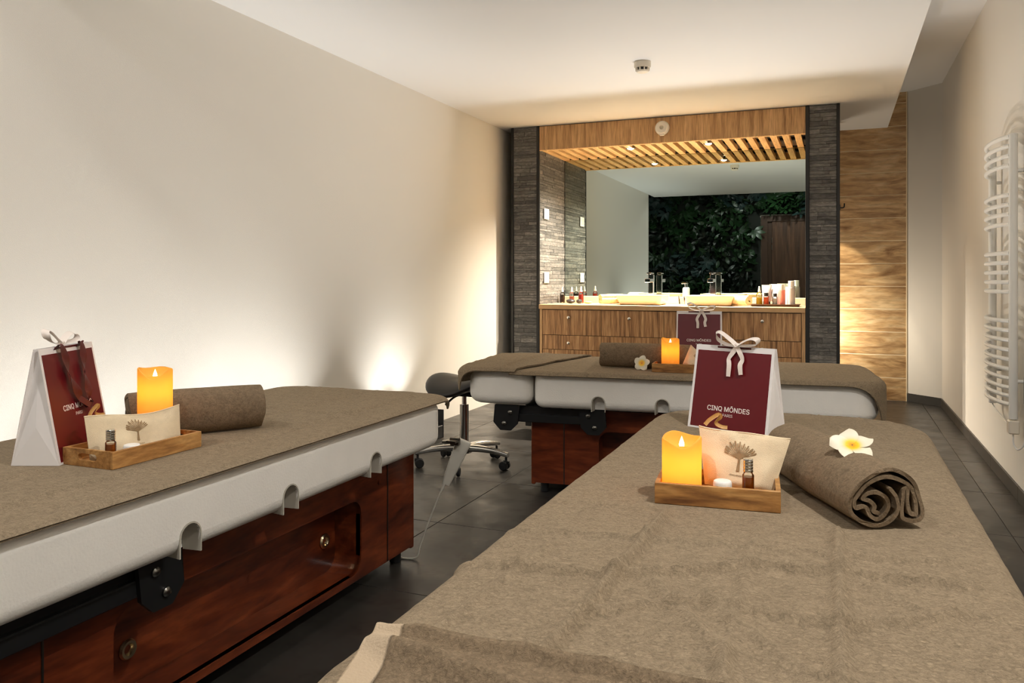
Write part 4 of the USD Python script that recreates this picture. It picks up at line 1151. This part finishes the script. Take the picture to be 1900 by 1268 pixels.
obj('seat', T(saddle(), rz=-22), 'black_leather', st, True)
obj('seat_plate', T(bx(-0.09, 0.09, -0.07, 0.07, 0.415, 0.432, 0.003)), 'black_metal', st, False)
obj('lever', tube(smoothpath([(0.02, 0.0, 0.425), (0.0, -0.12, 0.42), (-0.02, -0.2, 0.385)], 6), 0.006, 8), 'black_metal', st)
obj('gas_piston', cyl(0.014, 0.28, 0.425, 20), 'chrome', st)
obj('column', cyl(0.026, 0.09, 0.36, 24, 0.002), 'polished_alloy', st)
obj('hub', lathe([(0, 0.075), (0.045, 0.078), (0.048, 0.10), (0.036, 0.125), (0, 0.13)], 28), 'polished_alloy', st)
for k in range(5):
    an = 285 + 72 * k
    P = []
    for s in np.linspace(0, 1, 9):
        w, hh = 0.026 - 0.009 * s, 0.020 - 0.007 * s
        z = 0.105 - 0.018 * s + 0.010 * math.sin(PI * s)
        rr = rrect(2 * w, 2 * hh, min(w, hh) * 0.8, 4)
        P.append(np.column_stack([np.full(len(rr), 0.03 + 0.255 * s), rr[:, 0], rr[:, 1] + z]))
    obj('base_arm', T(loft(P), rz=an), 'polished_alloy', st, 40)
    ca = obj('castor', T(cat(T(cyl(0.007, 0.045, 0.088, 12), (0.272, 0, 0)), bx(0.255, 0.290, -0.012, 0.012, 0.035, 0.056, 0.004)), rz=an), 'rubber', st)
    for s in (-1, 1):
        obj('wheel', T(T(lathe([(0, -0.010), (0.022, -0.010), (0.026, -0.006), (0.026, 0.006), (0.022, 0.010), (0, 0.010)], 22), rx=90), (0.262, s * 0.017, 0.027)).apply_transform(trimesh.transformations.rotation_matrix(math.radians(an), [0, 0, 1])), 'rubber', ca)

rm = thing('bed_remote', 'grey handset hanging by its cable from the end of the bed at left', 'remote control', (-1.372, 2.83, 0))
P = []
for s in np.linspace(0, 1, 11):
    w = 0.030 - 0.013 * s ** 1.3
    rr = rrect(2 * w, 0.026 - 0.006 * s, 0.008, 4)
    P.append(np.column_stack([rr[:, 0], rr[:, 1], np.full(len(rr), -0.185 * s)]))
P = [P[0] * [0.9, 0.8, 1] + [0, 0, 0.004]] + P
hs = obj('handset', T(T(loft(P), ry=23, rz=22), (0.005, 0.02, 0.452)), 'grey_plastic', rm, 40)
for i in range(3):
    for j in range(2):
        obj('button', T(T(bx(-0.006, 0.006, 0.012, 0.016, -0.006, 0.006, 0.002), (-0.010 + 0.02 * j, 0, -0.035 - 0.028 * i)), ry=23, rz=22).apply_translation([0.005, 0.02, 0.452]), 'white_plastic', hs, False)
obj('cradle', T(cat(bx(-0.02, 0.02, -0.02, 0.0, 0.44, 0.47, 0.003), bx(-0.02, 0.02, -0.05, -0.02, 0.455, 0.463)), (-0.02, 0.0, 0)), 'bolt_metal', rm, False)
obj('cable', tube(smoothpath([(-0.066, -0.012, 0.285), (-0.085, -0.03, 0.23), (-0.115, -0.06, 0.13), (-0.135, -0.085, 0.05), (-0.15, -0.10, 0.006), (-0.25, -0.12, 0.006)], 8), 0.0038, 8), 'grey_plastic', rm)
obj('strain_relief', tube([(-0.062, -0.008, 0.296), (-0.078, -0.022, 0.25)], [0.009, 0.005], 10), 'grey_plastic', rm)

# ------------------------------------------------------------------ towel radiator
ra = thing('towel_radiator', 'tall white towel radiator of bowed bars on the right wall', 'radiator', (0.795, 0, 0))
Y0, Y1 = 4.48, 5.03
for y in (Y0, Y1):
    obj('upright', T(cyl(0.0195, 0.415, 1.80, 24, 0.003), (0, y, 0)), 'white_plastic', ra)
    for zb in (0.60, 1.62):
        obj('wall_bracket', T(T(cyl(0.009, 0, 0.0415, 12), ry=90), (0, y, zb)), 'white_plastic', ra)
for zb in (1.788, 1.742, 1.694, 1.648, 1.505, 1.457, 1.41, 1.362, 1.221, 1.174, 1.127, 1.079, 1.032, 0.890, 0.844, 0.797, 0.750, 0.704, 0.657, 0.611, 0.566, 0.526, 0.486):
    pts = [(-0.012 - 0.05 * math.sin(PI * s) ** 0.7, Y0 + (Y1 - Y0) * s, zb) for s in np.linspace(0, 1, 13)]
    obj('bar', tube(pts, 0.0105, 10), 'white_plastic', ra)
obj('control_unit', T(cat(bx(-0.024, 0.024, -0.026, 0.026, 0.345, 0.412, 0.006)), (0, Y0, 0)), 'cream_plastic', ra, False)
obj('power_cable', tube(smoothpath([(0, Y0, 0.345), (0.0, Y0 - 0.005, 0.30), (0.012, Y0 - 0.03, 0.275), (0.03, Y0 - 0.06, 0.30), (0.036, Y0 - 0.07, 0.36), (0.036, Y0 - 0.08, 0.50)], 8), 0.004, 8), 'white_plastic', ra)
obj('feed_cable', tube(smoothpath([(0, Y1, 0.42), (0.005, Y1 - 0.02, 0.395), (0.012, Y1 - 0.2, 0.37), (0.005, Y0 + 0.1, 0.36), (0, Y0 + 0.02, 0.37)], 8), 0.004, 8), 'white_plastic', ra)
so = thing('wall_outlet', 'black wall outlet behind the towel radiator at the right edge', 'wall socket', (XR, 4.36, 0.50))
obj('face_plate', bx(-0.012, 0, -0.05, 0.05, 0, 0.13, 0.003), 'dark_plastic', so, False)
obj('insert', bx(-0.016, -0.012, -0.03, 0.03, 0.03, 0.10, 0.002), 'black_metal', so, False)

# ------------------------------------------------------------------ unseen lamps behind the beds, behind the column and overhead
bl = thing('floor_spotlight', 'unseen low floor lamp with an upright shade, lighting the ceiling from behind the far bed', 'lamp', (-1.15, 5.41, 0))
obj('shade', bx(-0.95, 0.95, 0.0, 0.012, 0.02, 0.47, 0.003), 'unseen_lamp_housing', bl, False)  # unseen plate, placed to keep this light off the vanity end
obj('base', bx(-0.15, 0.55, -0.10, 0.05, 0.0, 0.02, 0.004), 'unseen_lamp_housing', bl, False)
for x in UNSEEN_BACK_X:
    obj('stem', T(cyl(0.010, 0.02, 0.182, 14), (x + 1.15, -0.035, 0)), 'unseen_lamp_housing', bl)
for i, (y, l, _l, _p) in enumerate(UNSEEN_WASHERS):
    wm = thing('floor_washer', ('unseen short floor washer near the stool, lighting the left wall', 'unseen long floor washer behind the left bed, lighting the left wall', 'unseen floor washer nearest the viewpoint, lighting the left wall')[i], 'lamp', ((-2.56, -2.48, -2.48)[i], y, 0))
    obj('housing', cat(bx(-0.05, 0.05, -l / 2, l / 2, 0.0, 0.085, 0.004)), 'unseen_lamp_housing', wm, False)
    for s in (-1, 1):
        obj('end_shield', bx(-0.09, 0.05, s * (l / 2 + 0.006) - 0.004, s * (l / 2 + 0.006) + 0.004, 0.0, 0.19), 'unseen_lamp_housing', wm, False)  # unseen fins placed to narrow the light on the left wall
sc = thing('wall_sconce', 'unseen small downward sconce behind the right slate column, lighting the wood tiles', 'lamp', (-0.03, 7.52, 1.76))
obj('shade', lathe([(0.028, -0.015), (0.034, -0.015), (0.034, 0.06), (0, 0.06), (0, 0.054), (0.028, 0.054), (0.028, -0.015)], 24), 'unseen_lamp_housing', sc)
obj('arm', bx(-0.008, 0.008, -0.105, 0.0, 0.03, 0.045, 0.002), 'unseen_lamp_housing', sc, False)
for i, (sx, sy) in enumerate(UNSEEN_ROOM_SPOTS):
    rl = thing('ceiling_downlight', ('unseen ceiling downlight out of view over the near end of the bed at left', 'unseen ceiling downlight out of view between the two near beds', 'unseen ceiling downlight out of view beside the right wall')[i], 'light', (sx, sy, ZH), group='unseen ceiling downlights brightening the beds')
    obj('bezel', lathe([(0.052, -0.004), (0.066, -0.006), (0.068, 0.0), (0.060, 0.004), (0.052, 0.004), (0.052, -0.004)], 28), 'polished_alloy', rl)
gl_ = thing('globe_lamp', 'unseen small globe lamp behind the right slate column, lighting the end walls', 'lamp', (-0.10, 7.62, 0))
obj('base', cyl(0.06, 0, 0.015, 28, 0.003), 'unseen_lamp_housing', gl_)
obj('stem', cyl(0.008, 0.015, 0.565, 14), 'unseen_lamp_housing', gl_)
